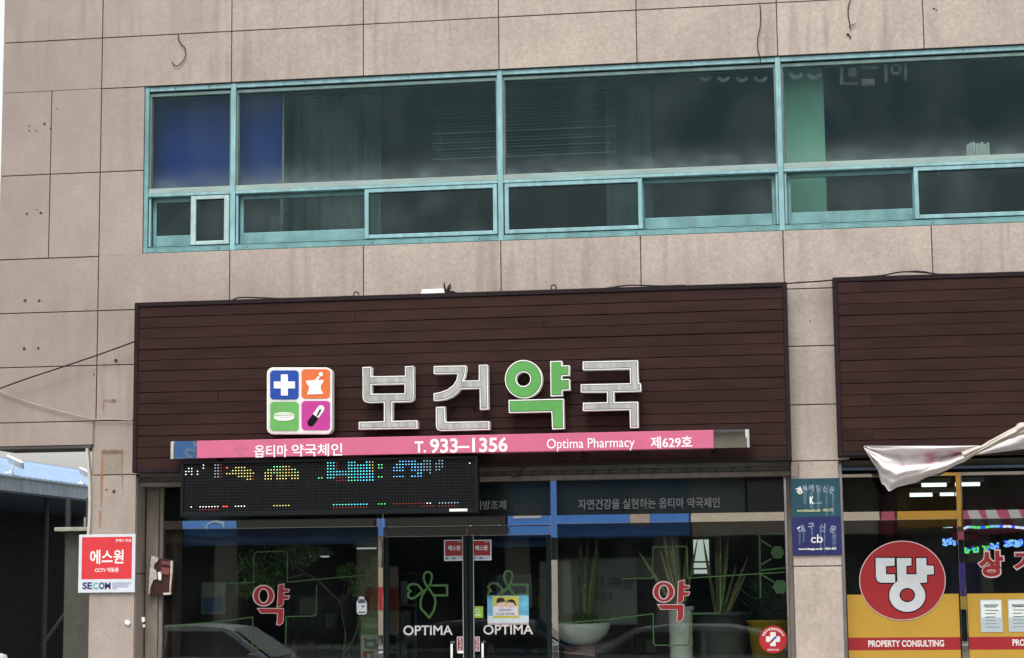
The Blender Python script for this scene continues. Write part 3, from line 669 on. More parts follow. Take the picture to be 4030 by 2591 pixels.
for rI in range(NR):
    for cI in range(NC):
        x = gx0 + (gx1 - gx0) * cI / (NC - 1); z = gz1 - (gz1 - gz0) * rI / (NR - 1)
        # close-up coordinates of this dot, rows run with the bezel
        u = 160 + (2255 - 160) * cI / (NC - 1); vtop = 243 + (198 - 243) * cI / (NC - 1); vv = vtop + 22.6 * rI
        key = 'off'
        for (a0, b0, a1, b1, kk) in LIT:
            if a0 - 3 <= u <= a1 + 3 and b0 - 5 <= vv <= b1 + 5:
                key = kk
        if key == 'yg': key = random.choice(('y', 'y', 'y', 'g', 'o'))
        elif key == 'c' and random.random() < .12: key = random.choice('bg')
        elif key == 'b' and random.random() < .2: key = 'c'
        rr = .0058 if key == 'off' else .0064 if key != 'R' else .010
        nn = 6; pts = [(x + rr * math.cos(rad(60 * k)), YD + .013, z + rr * .8 * math.sin(rad(60 * k))) for k in range(nn)]; back = [(q[0], YD + .021, q[2]) for q in pts]
        accs[key].add(pts + back, [tuple(range(nn))] + [(k, k + nn, (k + 1) % nn + nn, (k + 1) % nn) for k in range(nn)])
accs['off'].build('unlit_diodes', M('unlit_diode', (.03, .036, .038), .6, var=.3, scale=9, spec=.1), t, kind='stuff')
for k, c in LC.items():
    if accs[k].v: accs[k].build('lit_diodes', M('diode_' + k, c[:3], .5, var=0, emit=c[3]), t, kind='stuff')
a = A(); a.box(*rc(*cL(2080, 559), *cL(2210, 576), YD)[:2], YD - .003, YD + .001, *rc(*cL(2080, 559), *cL(2210, 576), YD)[2:]); a.build('maker_label', WHITE, t)
a = A()
for xx in (X0 + .4, (X0 + X1) / 2, X1 - .4): a.box(xx - .02, xx + .02, YD + .1, YD + .14, z1d, z1d + .06); a.box(xx - .02, xx + .02, YD + .14, YF - .01, z1d + .02, z1d + .06)
a.build('hanger', BLACK, t)

# ------------------------------------------------------------------ small fittings and wires on the front
def wire(name, pts, r, mat, label, cat='wire', y=-.02, group=None, extra=None):
    q = [at(px, py, yy) for px, py, yy in [(p[0], p[1], p[2] if len(p) > 2 else y) for p in pts]]
    # smooth (Catmull-Rom)
    s = []
    for i in range(len(q) - 1):
        p0, p1, p2, p3 = q[max(i - 1, 0)], q[i], q[i + 1], q[min(i + 2, len(q) - 1)]
        for k in range(6):
            u = k / 6; s.append(.5 * ((2 * p1) + (p2 - p0) * u + (2 * p0 - 5 * p1 + 4 * p2 - p3) * u * u + (3 * p1 - p0 - 3 * p2 + p3) * u ** 3))
    s.append(q[-1])
    a = A(); a.tube(s, r, 6)
    if extra:
        for e in extra: a.tube([at(*p, y) for p in e], r * .8, 5)
    lo = min(s, key=lambda p: p.z)
    ORG_ = Vector((lo.x, lo.y, lo.z)); dummy = bpy.data.objects.new('x', None); ORG[dummy] = ORG_
    o = a.build(name, mat, None, smooth=True)
    o.data.transform(Matrix.Translation(-ORG_)); o.location = ORG_; bpy.data.objects.remove(dummy)
    return tag(o, label, cat, group)
wire('hooked_wire', [c1(1080, 207), c1(1082, 240), c1(1100, 270), c1(1120, 292), c1(1124, 335), c1(1105, 375), c1(1075, 400), c1(1055, 395), c1(1042, 377)], .0055, CABLE, 'short black wire with a hooked end hanging from a joint at upper left')
wire('hanging_wire', [c3(555, 30), c3(560, 90), c3(556, 170), c3(542, 235), c3(543, 300), c3(556, 350), c3(558, 392)], .0058, CABLE, 'long wavy black wire hanging over the window head beside the third mullion', y=-.03)
wire('frayed_wire', [c3(1105, -4), c3(1092, 40), c3(1090, 90), c3(1098, 135), c3(1102, 172)], .0058, CABLE, 'black wire with a frayed end at the top right of the stone wall', y=-.02, extra=[[c3(1098, 160), c3(1135, 143)], [c3(1100, 160), c3(1108, 180)]])
wire('wire_stub', [c3(1080, 212), c3(1092, 208), c3(1106, 232)], .007, CABLE, 'tiny black wire stub poking from the stone just below the frayed wire', y=-.012)
wire('black_cable', [c4(-40, 984), c4(150, 915), c4(400, 832), c4(600, 764), c4(818, 685)], .008, CABLE, 'black cable slanting up to the left edge of the brown board', 'cable', y=-.10)
wire('white_cable', [c4(-40, 975), c4(10, 992), c4(150, 1045), c4(300, 1090), c4(450, 1128), c4(572, 1156), c4(640, 1155), c4(800, 1160)], .0062, M('grey_white_cable', (.30, .285, .26), .6, var=.1), 'pale grey cable sagging across the left stone wall', 'cable', y=-.03)
wire('conduit_wire', [c4(572, 1160), c4(566, 1240), c4(567, 1310)], .005, M('grey_wire', (.2, .18, .17), .6, var=0), 'thin wire running down the stone joint above the alley', 'wire', y=-.012)
yt = -.12
wire('roof_cable', [c4(1410, 433), c4(1450, 419), c4(1560, 419), c4(1700, 424), c4(1900, 419), c4(2150, 410)], .008, CABLE, 'black cable lying on the left half of the pharmacy board top', 'cable', y=yt)
wire('top_cable', [c5(1560, 226), c5(1620, 216), c5(1720, 201), c5(1810, 190), c5(1900, 191), c5(2010, 194), c5(2150, 190)], .008, CABLE, 'bowed black cable lying on the right half of the pharmacy board top', 'cable', y=yt)
wire('bridging_cable', [c6(715, 334), c6(800, 327), c6(900, 321), c6(1000, 312)], .008, CABLE, 'black cable bridging the gap between the two brown boards', 'cable', y=-.14)
wire('arched_cable', [c6(1120, 297), c6(1290, 285), c6(1380, 268), c6(1450, 262), c6(1560, 268), c6(1640, 277)], .008, CABLE, 'black cable arching up from the right board top', 'cable', y=yt, extra=[[c6(1430, 262), c6(1500, 258), c6(1560, 262), c6(1620, 276), c6(1800, 276), c6(2150, 268)]])
for k, (x, y) in enumerate(((157, 246), (1353, 204))):
    p = at(*c5(x, y), -.12); a = A(); R0 = .029
    pts = [(p.x + R0 * math.cos(rad(q)), -.12, p.z + R0 * math.sin(rad(q))) for q in range(0, 361, 20)]
    t = thing('eye_bolt', (p.x, -.12, bz1), ('iron eye bolt ring on the board top left of the white lamp', 'iron eye bolt ring on the board top right of the white lamp')[k], 'eye bolt', 'eye bolts on the board top')
    a.tube(pts, .0065, 6).build('ring', CABLE, t, smooth=True); A().tube([(p.x, -.12, bz1 - .01), (p.x, -.12, p.z - R0)], .007).build('shank', CABLE, t)
X0, X1, Z0, Z1 = rc(*c5(548, 213), *c5(692, 240), -.14)
t = thing('tube_lamp', ((X0 + X1) / 2, -.14, bz1), 'small white tube lamp lying on top of the pharmacy board', 'lamp')
A().box(X0, X1, -.14, -.08, Z0, Z1 - .03).build('base', WHITE, t, bevel=.004)
A().tube([(X0 + .01, -.11, Z1 - .018), (X1 - .01, -.11, Z1 - .018)], .018, 10).build('tube', M('white_tube', (.85, .86, .88), .3, var=0), t, smooth=True)
A().box(X0 - .06, X1 + .05, -.15, -.06, bz1 - .001, Z0).build('foot', CABLE, t)
a = A(); y = -.12
for q in ([(700, 228), (690, 190), (692, 172)], [(705, 228), (718, 195), (730, 178)], [(712, 225), (728, 205), (728, 188)], [(690, 232), (740, 228), (765, 236)]):
    a.tube([at(*c5(*p), y) for p in q], [.013, .011, .005], 6)
o = a.build('twig_stub', CABLE, None); tag(o, 'dark forked wire stub beside the white tube lamp on the board', 'wire')
X0, X1, Z0, Z1 = rc(*c1b(850, 1280), *c1b(885, 1320), -.02)
def chip(name, pts, label):
    a = A(); shape(a, [pts], -.02, .02, c1b); o = a.build(name, M('white_plastic', (.66, .68, .66), .5, var=.1), None); tag(o, label, 'fitting')
chip('plastic_clip', [(848, 1285), (868, 1278), (886, 1300), (872, 1318), (850, 1305)], 'small white plastic clip on the left pillar under the red security sign')
for pp, lb in (([(962, 1262), (982, 1260), (984, 1290), (966, 1296)], 'upper pale fleck stuck in the pillar recess beside the shop frame'), ([(972, 1312), (984, 1310), (984, 1330), (973, 1330)], 'lower tiny pale fleck stuck in the pillar recess beside the shop frame')):
    a = A(); shape(a, [pp], .10, .02, c1b); tag(a.build('paint_fleck', WHITE, None), lb, 'paint fleck')
# bent white strip at the alley corner
a = A(); P = [c1b(592, 112), c1b(598, 200), c1b(608, 330), c1b(612, 480), c1b(606, 640), c1b(600, 700)]
pts = [at(*p, -.02) for p in P]; v = []; f = []
for p in pts: v += [(p.x - .015, -.03, p.z), (p.x + .015, -.03, p.z), (p.x + .015, .03, p.z), (p.x - .015, .03, p.z)]
for i in range(len(pts) - 1):
    for k in range(4): f.append((i * 4 + k, i * 4 + (k + 1) % 4, i * 4 + 4 + (k + 1) % 4, i * 4 + 4 + k))
f += [(3, 2, 1, 0), tuple(range(len(v) - 4, len(v)))]
tag(a.add(v, f).build('corner_strip', M('old_white_pvc', (.42, .40, .36), .6, var=.15, dirt=.3), None), 'bent white plastic strip hanging at the alley corner of the left pillar', 'strip')
# small conduit loop near the top of the middle pillar
a = A(); a.tube([at(*c5b(*p), -.02) for p in ((120, 60), (120, 160), (70, 160))], .006, 5)
tag(a.build('pillar_conduit', SHUT2, None), 'thin metal conduit corner on the middle pillar above the teal sign', 'conduit')

# ------------------------------------------------------------------ red security sign on the left pillar
def secom(scale_pts, Y, label, group, main=True, name='security_sign'):
    (x0, y0), (x1, y1) = scale_pts; W_, H_ = x1 - x0, y1 - y0
    q = lambda u, v: (x0 + W_ * u, y0 + H_ * v)
    X0, X1, Z0, Z1 = rc(x0, y0, x1, y1, Y)
    t = thing(name, ((X0 + X1) / 2, Y, Z0), label, 'sign' if main else 'sticker', group)
    th = .02 if main else .001
    A().box(X0, X1, Y, Y + th, Z0, Z1).build('plate', LGREY, t, bevel=.002 if main else 0)
    def bx(u0, v0, u1, v1, yy, d, nm, mt):
        a = A(); a.box(*rc(*q(u0, v0), *q(u1, v1), Y)[:2], Y - yy, Y - yy + d, *rc(*q(u0, v0), *q(u1, v1), Y)[2:]); return a.build(nm, mt, t)
    bx(.055, .045, .945, .765, .0012, .001, 'red_panel', RED if main else DRED)
    a = A(); text(a, '에스원', *q(.20, .265), *q(.80, .505), Y - .003, .002, bold=.02 if main else .03)
    if main: text(a, 'CCTV 작동중', *q(.285, .575), *q(.71, .65), Y - .003, .002, bold=.02)
    text(a, '언제나 안심', *q(.66, .075), *q(.93, .125), Y - .003, .002, bold=.01)
    a.build('lettering', WHITE if main else LGREY, t)
    a = A(); text(a, 'SE', *q(.06, .825), *q(.23, .945), Y - .003, .002, bold=.03); text(a, 'O', *q(.36, .825), *q(.455, .945), Y - .003, .002, bold=.03); text(a, 'M', *q(.465, .825), *q(.565, .945), Y - .003, .002, bold=.02); a.build('lettering', NAVY, t)
    a = A(); text(a, 'C', *q(.245, .825), *q(.345, .945), Y - .003, .002, bold=.05); a.build('lettering', TEALP, t)
    a = A()
    for k in range(4): a.box(*rc(*q(.60, .83 + k * .032), *q((.93, .90, .88, .68)[k], .842 + k * .032), Y)[:2], Y - .003, Y - .001, *rc(*q(.60, .83 + k * .032), *q(.9, .842 + k * .032), Y)[2:])
    a.build('small_print', M('fine_print', (.28, .31, .42), .6, var=0), t)
    return t
#RED.node_tree.nodes['Principled BSDF'].inputs['Roughness'].default_value = .4
secom((c1b(538, 700), c1b(916, 1092)), -.03, 'red and white CCTV security sign on the left pillar', None)

# broken intercom on the frame
t = thing('broken_intercom', (at(*c1b(1095, 1110), .22).x, .26, at(*c1b(1095, 1110), .22).z), 'broken reddish brown box with torn pale casing on the left shop frame', 'intercom box')
a = A(); shape(a, [[(1030, 850), (1080, 862), (1170, 880), (1172, 1000), (1165, 1100), (1110, 1105), (1015, 1108), (1020, 960)]], .24, .10, c1b); a.build('back_box', M('dark_maroon_plastic', (.045, .012, .012), .4, var=.3), t, bevel=.003)
a = A(); shape(a, [[(1030, 842), (1080, 860), (1066, 885), (1050, 900), (1045, 930), (1062, 950), (1068, 1000), (1040, 1010), (1022, 1060), (1016, 1105), (1010, 1105), (1018, 950)]], .215, .025, c1b)
shape(a, [[(1160, 875), (1175, 878), (1172, 960), (1158, 1095), (1152, 1095), (1158, 960)]], .215, .025, c1b); shape(a, [[(1110, 1095), (1165, 1092), (1160, 1108), (1112, 1110)]], .215, .025, c1b)
a.build('torn_casing', M('dirty_cream_casing', (.42, .38, .33), .6, var=.3, scale=30, dirt=.4), t)
a = A(); shape(a, [[(1072, 958), (1090, 950), (1098, 975), (1095, 1010), (1078, 1008)]], .21, .02, c1b); a.build('exposed_card', WHITE, t)
a = A(); shape(a, [[(1098, 880), (1160, 884), (1158, 905), (1100, 902)]], .225, .016, c1b); shape(a, [[(1095, 920), (1155, 930), (1150, 975), (1100, 965)]], .22, .02, c1b); a.build('circuit_piece', M('faded_maroon', (.16, .05, .045), .5, var=.3), t)

# ------------------------------------------------------------------ signs on the middle pillar
FADE = film_mat('faded_white_paint', (.45, .55, .66), .38)
def glyphs(acc, items, Y):
    for ch, cx_, cy_, w_, h_, ro in items: text(acc, ch, cx_ - w_ / 2, cy_ - h_ / 2, cx_ + w_ / 2, cy_ + h_ / 2, Y, .0015, bold=.03, rot=ro)
cS = lambda x, y: (3080 + x * .22071, 1860 + y * .22078)
X0, X1, Z0, Z1 = rc(*cS(142, 112), *cS(1040, 785), -.02)
t = thing('teal_sign', ((X0 + X1) / 2, -.02, Z0), 'faded teal newspaper sign, upper of the two on the middle pillar', 'sign')
A().box(X0, X1, -.02, -.001, Z0, Z1).build('plate', M('teal_enamel', (.010, .052, .075), .5, var=.15, scale=4), t, bevel=.002)
a = A(); q = cS(297, 330); glyphs(a, [('경', *cS(292, 325), 24, 28, 22)], -.023); text(a, 'K', *cS(482, 430), *cS(560, 562), -.023, .0015, bold=.04); a.build('lettering', WHITE, t)
a = A(); text(a, 'baeil', *cS(568, 528), *cS(700, 558), -.0225, .0015, bold=.02)
glyphs(a, [('북', *cS(400, 285), 21, 26, 10), ('매', *cS(515, 280), 21, 26, 3), ('일', *cS(638, 280), 21, 26, -3), ('신', *cS(760, 290), 21, 28, -8), ('문', *cS(875, 315), 21, 27, -12)], -.0225)
a.build('faded_lettering', FADE, t)
RUN = film_mat('run_down_paint', (.30, .42, .55), .14)
a = A()
for x, y0, y1, wd in ((400, 340, 560, 70), (515, 335, 650, 60), (638, 340, 700, 60), (785, 340, 770, 40), (900, 370, 760, 44)): shape(a, [[(x - wd / 2, y0), (x + wd / 2, y0), (x + wd / 3, y1), (x - wd / 3, y1)]], -.0215, .001, cS)
a.build('paint_run', RUN, t, kind='stuff')
a = A(); text(a, 'www.kbmaeil.com · 054-727', *cS(250, 652), *cS(915, 695), -.023, .0015, bold=.03); a.build('small_print', M('yellowed_print', (.42, .42, .22), .6, var=0), t)
X0, X1, Z0, Z1 = rc(*cS(160, 795), *cS(1062, 1470), -.02)
t = thing('blue_sign', ((X0 + X1) / 2, -.02, Z0), 'faded dark blue newspaper sign, lower of the two on the middle pillar', 'sign')
A().box(X0, X1, -.02, -.001, Z0, Z1).build('plate', M('blue_enamel', (.010, .014, .085), .5, var=.15, scale=4), t, bevel=.002)
a = A(); glyphs(a, [('대', *cS(330, 1010), 26, 30, 20), ('구', *cS(512, 960), 26, 26, 6), ('신', *cS(708, 980), 26, 32, -6), ('문', *cS(898, 1015), 26, 28, -18)], -.0225); a.build('faded_lettering', FADE, t)
a = A()
for x, y0, y1, wd in ((305, 1070, 1300, 36), (375, 1070, 1250, 30), (525, 1020, 1180, 36), (680, 1050, 1400, 34), (750, 1050, 1420, 30), (920, 1080, 1380, 80)): shape(a, [[(x - wd / 2, y0), (x + wd / 2, y0), (x + wd / 3, y1), (x - wd / 3, y1)]], -.0215, .001, cS)
a.build('paint_run', RUN, t, kind='stuff')
a = A(); shape(a, [circ(560, 1205, 52, 50, 30, 40, 320) + list(reversed(circ(562, 1205, 36, 34, 30, 40, 320)))], -.023, .0015, cS)
shape(a, [circ(665, 1200, 50, 50, 30, -140, 140) + list(reversed(circ(663, 1200, 34, 34, 30, -140, 140)))], -.0232, .0015, cS)
shape(a, [[(618, 1105), (636, 1105), (630, 1255), (612, 1255)]], -.0234, .0015, cS); shape(a, [[(252, 1000), (305, 965), (312, 978), (275, 1008)]], -.0234, .0015, cS)
text(a, 'www.idaegu.co.kr · 053-422', *cS(285, 1345), *cS(958, 1385), -.023, .0015, bold=.03); a.build('lettering', WHITE, t)

# ------------------------------------------------------------------ shutter housing above the pharmacy front
X0, X1 = Pil1[1] + .003, Pil2[0] - .003
t = thing('shutter_housing', ((X0 + X1) / 2, .2, 3), 'grubby grey beige roller shutter housing above the pharmacy windows', 'shutter')
zt = LINT + .05; zc = at(2600, 1842, .1).z; zb = at(2600, 1880, .1).z; zq = at(2600, 1862, .1).z
A().box(X0, X1, .06, .40, zc, zt).build('upper_panel', SHUT, t, bevel=.004)
A().box(X0, X1, .12, .34, zq, zc - .003).build('guide_channel', SHUT, t, bevel=.003)
A().box(X0, X1, .09, .34, zb, zq - .003).build('lower_lip', SHUT2, t, bevel=.004)
n = 40
for k in range(n):
    x = X0 + .3 + (X1 - X0 - .6) * k / n
    if x < at(1880, 1850, .1).x: continue
    a = A(); a.box(x, x + .012, .105, .12, zq + .004, zc - .006); a.box(x + .012, x + .05, .105, .12, zc - .014, zc - .006); a.build('slat_hook', M('dark_hook', (.04, .038, .03), .6, var=0) if k == 0 or not bpy.data.materials.get('dark_hook') else bpy.data.materials['dark_hook'], t)
wire('loose_wire', [c7(430, 335, ), c7(380, 355), c7(375, 395), c7(345, 415), c7(300, 420)], .005, CABLE, 'loose black wire drooping in the shutter channel above the middle pane', 'wire', y=.03)
# guide rails each side
for nm, xa, xb, ya, yb, mt in (('shutter_rail', 531, 581, 0, 0, None),):
    pass
a = A(); x = Pil1[1] + .0; gj0 = at(588, 2200, .26).x; gj1 = at(642, 2300, .30).x

# ------------------------------------------------------------------ pharmacy shopfront
YS = .36
sf = thing('pharmacy_shopfront', ((Pil1[1] + Pil2[0]) / 2, YS, .12), 'steel and glass pharmacy shopfront with double doors between two pillars', 'shopfront')
sx0, sx1 = Pil1[1] + .02, Pil2[0] - .002
zt1 = at(2600, 1884, YS).z
zT1 = at(2600, 2022, YS).z; zT0 = at(2600, 2057, YS).z
mLa, mLb = at(1490, 2250, YS).x, at(1510, 2250, YS).x; mRa, mRb = at(2171, 2250, YS).x, at(2196, 2250, YS).x
gl0, gr1 = at(643, 2250, YS).x, at(3092, 2200, YS).x
A().box(sx0, gl0 - .045, YS - .06, YS + .06, .12, zt1).build('jamb', SHUT2, sf, bevel=.004)
A().box(gl0 - .043, gl0, YS - .03, YS + .06, .12, zt1).build('jamb', SHUT2, sf, bevel=.004)
A().box(gr1, sx1 - .05, YS - .05, YS + .06, .12, zt1).build('jamb', BRUSHED, sf, bevel=.004)
A().box(sx1 - .048, sx1, YS - .12, YS + .06, .12, zt1).build('jamb', SHUT2, sf, bevel=.004)
A().box(sx0, sx1, YS - .01, YS + .08, zt1 - .001, LINT + .04).build('head_filler', SHUT, sf)
WAVY = M('dented_mirror_steel', (.8, .8, .79), .02, 1, var=.03, bump=.10, bscale=1.5, scale=5)
MIR = M('mirror_stainless', (.86, .86, .84), .006, 1, var=.04, bump=.006, bscale=3)
A().box(mLa, mLb, YS - .03, YS + .06, .12, zt1).build('mullion', MIR, sf, bevel=.003)
A().box(mRa, mRb, YS - .03, YS + .06, .12, zt1).build('mullion', MIR, sf, bevel=.003)
dz1 = at(1850, 2071, YS).z; dz0 = at(1850, 2110, YS).z
A().box(gl0, mLa, YS - .02, YS + .05, zT0, zT1).build('transom', MIR, sf, bevel=.003)
A().box(mRb, gr1, YS - .02, YS + .05, zT0, zT1).build('transom', MIR, sf, bevel=.003)
A().box(mLb, mRa, YS - .02, YS + .05, dz1, zT1).build('transom', BRUSHED if 0 else MIR, sf, bevel=.003)
for x0, x1 in ((gl0, mLa), (mLb, mRa), (mRb, at(2936, 1950, YS).x)):
    A().box(x0, x1, YS + .03, YS + .036, zT1, zt1).build('transom_pane', TGLASS, sf)
A().box(at(2936, 1950, YS).x, gr1, YS + .04, YS + .046, zT1, zt1).build('transom_pane', M('black_panel', (.006, .008, .009), .25, var=.2), sf)
A().box(at(2936, 1950, YS).x - .01, at(2936, 1950, YS).x + .01, YS + .01, YS + .04, zT1, zt1).build('bead', BLACK, sf)
A().box(gl0, gr1, YS + .10, YS + .12, zT0 + .02, zt1).build('transom_board', SLATE, sf)
A().box(at(640, 1950, YS).x, at(720, 1950, YS).x, YS + .02, YS + .03, zT1, zt1).build('louver_panel', M('black_louver', (.006, .006, .006), .8, var=0, spec=.05), sf)
a = A(); text(a, '자연건강을 실현하는 옵티마 약국체인', *c7(785, 582), *c7(1812, 641), YS + .027, .002, bold=.012)
text(a, '처방조제', *c7(28, 592), *c7(262, 655), YS + .027, .002, bold=.012); a.build('lettering', M('grey_lettering', (.24, .245, .235), .5, var=.1), sf)
A().box(gl0, mLa, YS + .01, YS + .018, .45, zT0).build('pane', GLASS, sf)
A().box(mRb, gr1, YS + .01, YS + .018, .45, zT0).build('pane', GLASS, sf)
A().box(gl0, mLa, YS - .03, YS + .05, .12, .45).build('plinth', BRUSHED, sf, bevel=.004); A().box(mRb, gr1, YS - .03, YS + .05, .12, .45).build('plinth', BRUSHED, sf, bevel=.004)
# doors
def door(xa, xb, hinge_left):
    d = A(); st = .055
    d.box(xa, xa + st, YS + .0, YS + .045, .15, dz0); d.box(xb - st, xb, YS, YS + .045, .15, dz0); d.box(xa + st, xb - st, YS, YS + .045, .15, .28)
    o = d.build('door', DKFRAME, sf, bevel=.003)
    A().box(xa, xb, YS - .005, YS + .045, dz0 + .002, dz1 - .008).build('top_rail', WAVY, o, bevel=.003)
    A().box(xa + st, xb - st, YS + .018, YS + .026, .28, dz0).build('door_glass', DOORGLASS, o)
    e = xb - st - .004 if hinge_left else xa + st - .002
    A().box(e, e + .006, YS - .004, YS + .002, .28, dz0).build('edge_strip', M('pale_edge_strip', (.45, .45, .44), .4, var=0), o)
    hx = at(1778, 2560, YS - .05).x if hinge_left else at(1900, 2560, YS - .05).x
    htop = at(1778, 2526, YS - .05).z
    h = A(); h.tube([(hx, YS + .01, htop - .03), (hx, YS - .05, htop - .01), (hx, YS - .06, htop - .05), (hx, YS - .06, .85), (hx, YS - .05, .81), (hx, YS + .01, .83)], .017, 8)
    h.build('handle', CHROME, o, smooth=True)
    return o
xmid = at(1843, 2300, YS).x
door(mLb + .004, xmid - .004, True); door(xmid + .004, mRa - .004, False)

# ---- decals on the pharmacy glass
YG = YS + .006
def yak(dx, dy, label):
    cv = lambda x, y: c2b(x + dx, y + dy)
    L = [circ(1287, 848, 100, 98, 40), circ(1287, 850, 45, 66, 32)]
    S = [[(1428, 752), (1478, 738), (1478, 786), (1530, 790), (1521, 814), (1477, 817), (1477, 850), (1530, 850), (1521, 880), (1475, 883), (1472, 925), (1452, 948), (1415, 953), (1420, 905)]]
    K = [[(1232, 969), (1475, 970), (1472, 1085), (1462, 1108), (1437, 1124), (1410, 1120), (1418, 1080), (1418, 1012), (1262, 1012)]]
    c = at(*cv(1360, 1120), YG); t = thing('window_letter', (c.x, YG, c.z), label, 'window lettering', 'red 약 letters on the pharmacy glass')
    a = A(); shape(a, [circ(1287, 848, 104, 102, 40), circ(1287, 850, 39, 60, 32)], YG, .0015, cv); shape(a, S, YG - .0004, .0015, cv, offset=.006); shape(a, K, YG - .0008, .0015, cv, offset=.006); a.build('outline', PALEPINK, t)
    a = A(); shape(a, [circ(1287, 848, 93, 91, 40), circ(1287, 850, 50, 71, 32)], YG - .004, .0015, cv); shape(a, S, YG - .0044, .0015, cv, offset=-.002); shape(a, K, YG - .0048, .0015, cv, offset=-.002); a.build('letter_fill', DRED, t)
yak(0, 0, 'red Korean letter 약 with pale outline on the left pharmacy pane')
yak(-180 + 1650 / .41736 * 1.0, -36, 'red Korean letter 약 with pale outline on the right pharmacy pane')
def ribbons(paths, conv, wd, Y, label, mat=GLINE, name='green_line_decal', cat='window decal', group=None, pts_z=None):
    a = A()
    for p in paths:
        q = [at(*conv(*k), Y) for k in p]
        for i in range(len(q) - 1):
            d = (q[i + 1] - q[i]); L_ = d.length
            if L_ < 1e-5: continue
            d.normalize(); n_ = Vector((-d.z, 0, d.x)) * wd / 2; e = d * wd * .3
            A0, A1, B1, B0 = q[i] + n_ - e, q[i] - n_ - e, q[i + 1] - n_ + e, q[i + 1] + n_ + e
            j = Y - .0002 * (i % 3); v = [(r_.x, j, r_.z) for r_ in (A0, A1, B1, B0)] + [(r_.x, j + .001, r_.z) for r_ in (A0, A1, B1, B0)]
            a.add(v, [(0, 1, 2, 3), (4, 7, 6, 5), (0, 4, 5, 1), (1, 5, 6, 2), (2, 6, 7, 3), (3, 7, 4, 0)])
    o = a.build(name, mat, None); return tag(o, label, cat, group)
def arcp(cx_, cy_, r_, a0, a1, n=5): return circ(cx_, cy_, r_, r_, n, min(a0, a1), max(a0, a1)) if a1 > a0 else list(reversed(circ(cx_, cy_, r_, r_, n, a1, a0)))
ribbons([[(910, 1015), (915, 735), (1195, 722), (1197, 480)] + arcp(1232, 472, 36, 180, 270) + arcp(1478, 465, 36, 270, 360) + [(1510, 720), (2285, 650)],
         [(1787, 755)] + arcp(1755, 1010, 30, 0, 90) + [(1500, 1045), (1495, 1300)] + arcp(1462, 1308, 34, 0, 90) + arcp(1216, 1308, 34, 90, 180) + [(1185, 1050), (850, 1095), (350, 1142)]], c2b, .012, YG + .0015, 'thin green line cross drawn on the left pharmacy pane')
ribbons([[(715, 687), (1003, 685), (1005, 392), (1290, 385)] + arcp(1300, 415, 30, 270, 360) + [(1335, 683), (2250, 626)],
         [(1640, 725)] + arcp(1612, 985, 30, 0, 90) + [(1352, 1018), (1350, 1285)] + arcp(1320, 1285, 30, 0, 90) + arcp(1040, 1285, 30, 90, 180) + [(1008, 1018), (600, 1072), (125, 1108)]], c4b, .012, YG + .0015, 'thin green line cross drawn on the right pharmacy pane')
ribbons([[(2010, 200), (2020, 860)], [(2010, 265), (2250, 265)], [(2030, 330), (2120, 385)], [(2030, 555), (2120, 500)], [(2020, 610), (2255, 585)], [(2030, 650), (2150, 720)]], c4b, .016, YG + .0015, 'dark green molecule lines at the right end of the right pharmacy pane', mat=M('dark_green_film', (.014, .05, .012), .6, var=.2), name='molecule_decal')
HX = M('green_film', (.012, .045, .01), .6, var=.2)
for hy_, hr_, hx_, lb in ((440, 66, 2180, 'upper dark green hexagon decal at the right end of the right pharmacy pane'), (765, 72, 2205, 'lower dark green hexagon decal at the right end of the right pharmacy pane')):
    a = A(); shape(a, [circ(hx_, hy_, hr_, hr_, 6)], YG + .002, .001, c4b); tag(a.build('hexagon_decal', HX, None), lb, 'window decal', 'hexagon decals')
# bottle sticker
X0, X1, Z0, Z1 = rc(*c2b(2165, 857), *c2b(2262, 1025), YG)
t = thing('bottle_sticker', ((X0 + X1) / 2, YG, Z0), 'small white bottle sticker on the left pane beside the mullion', 'sticker')
a = A(); shape(a, [[(2190, 857), (2232, 857), (2240, 885), (2260, 910), (2262, 1005), (2250, 1025), (2180, 1025), (2166, 1005), (2164, 910), (2180, 885)]], YG, .001, c2b); a.build('bottle', M('sticker_white', (.52, .55, .56), .5, var=.1, scale=30), t)
a = A(); shape(a, [[(2190, 880), (2232, 880), (2250, 908), (2244, 918), (2178, 918), (2176, 905)]], YG - .002, .001, c2b); shape(a, [[(2176, 1000), (2250, 998), (2246, 1010), (2184, 1012)]], YG - .002, .001, c2b); shape(a, [circ(2225, 950, 14, 10, 10)], YG - .002, .001, c2b); a.build('shading', M('blue_grey_print', (.05, .08, .12), .5, var=0), t)
YDG = YS + .012
secom((c3b(763, 346), c3b(968, 555)), YDG, 'red security sticker on the left door leaf', 'security stickers on the doors', False, 'security_sticker')
secom((c3b(1037, 346), c3b(1243, 551)), YDG, 'red security sticker on the right door leaf', 'security stickers on the doors', False, 'security_sticker')
def flower(dx, dy, label, mat):
    cv = lambda x, y: c3b(x + dx, y + dy); wd = .024
    S = [[(640, 805), (795, 805), (795, 905), (668, 905)],
         [(548, 858), (500, 800), (460, 790), (420, 795), (400, 825), (405, 850), (428, 862), (400, 885), (402, 920), (430, 938), (465, 930), (505, 900), (548, 858)],
         [(525, 1010), (530, 950), (545, 900), (580, 850), (625, 790), (643, 720), (635, 685), (610, 668), (580, 672), (560, 700), (558, 740), (575, 790), (600, 820), (640, 880), (672, 930), (678, 980), (660, 1060), (615, 1130), (560, 1070), (532, 1040), (525, 1010)]]
    return ribbons(S, cv, wd, YDG, label, mat, 'flower_emblem', 'window decal', 'flower emblems on the doors')
flower(0, 0, 'bright green line flower emblem on the left door leaf', M('emblem_green', (.034, .105, .025), .6, var=.1))
flower(812, -8, 'dim green line flower emblem on the right door leaf, partly behind the poster', film_mat('dim_green_film', (.06, .16, .05), .5))
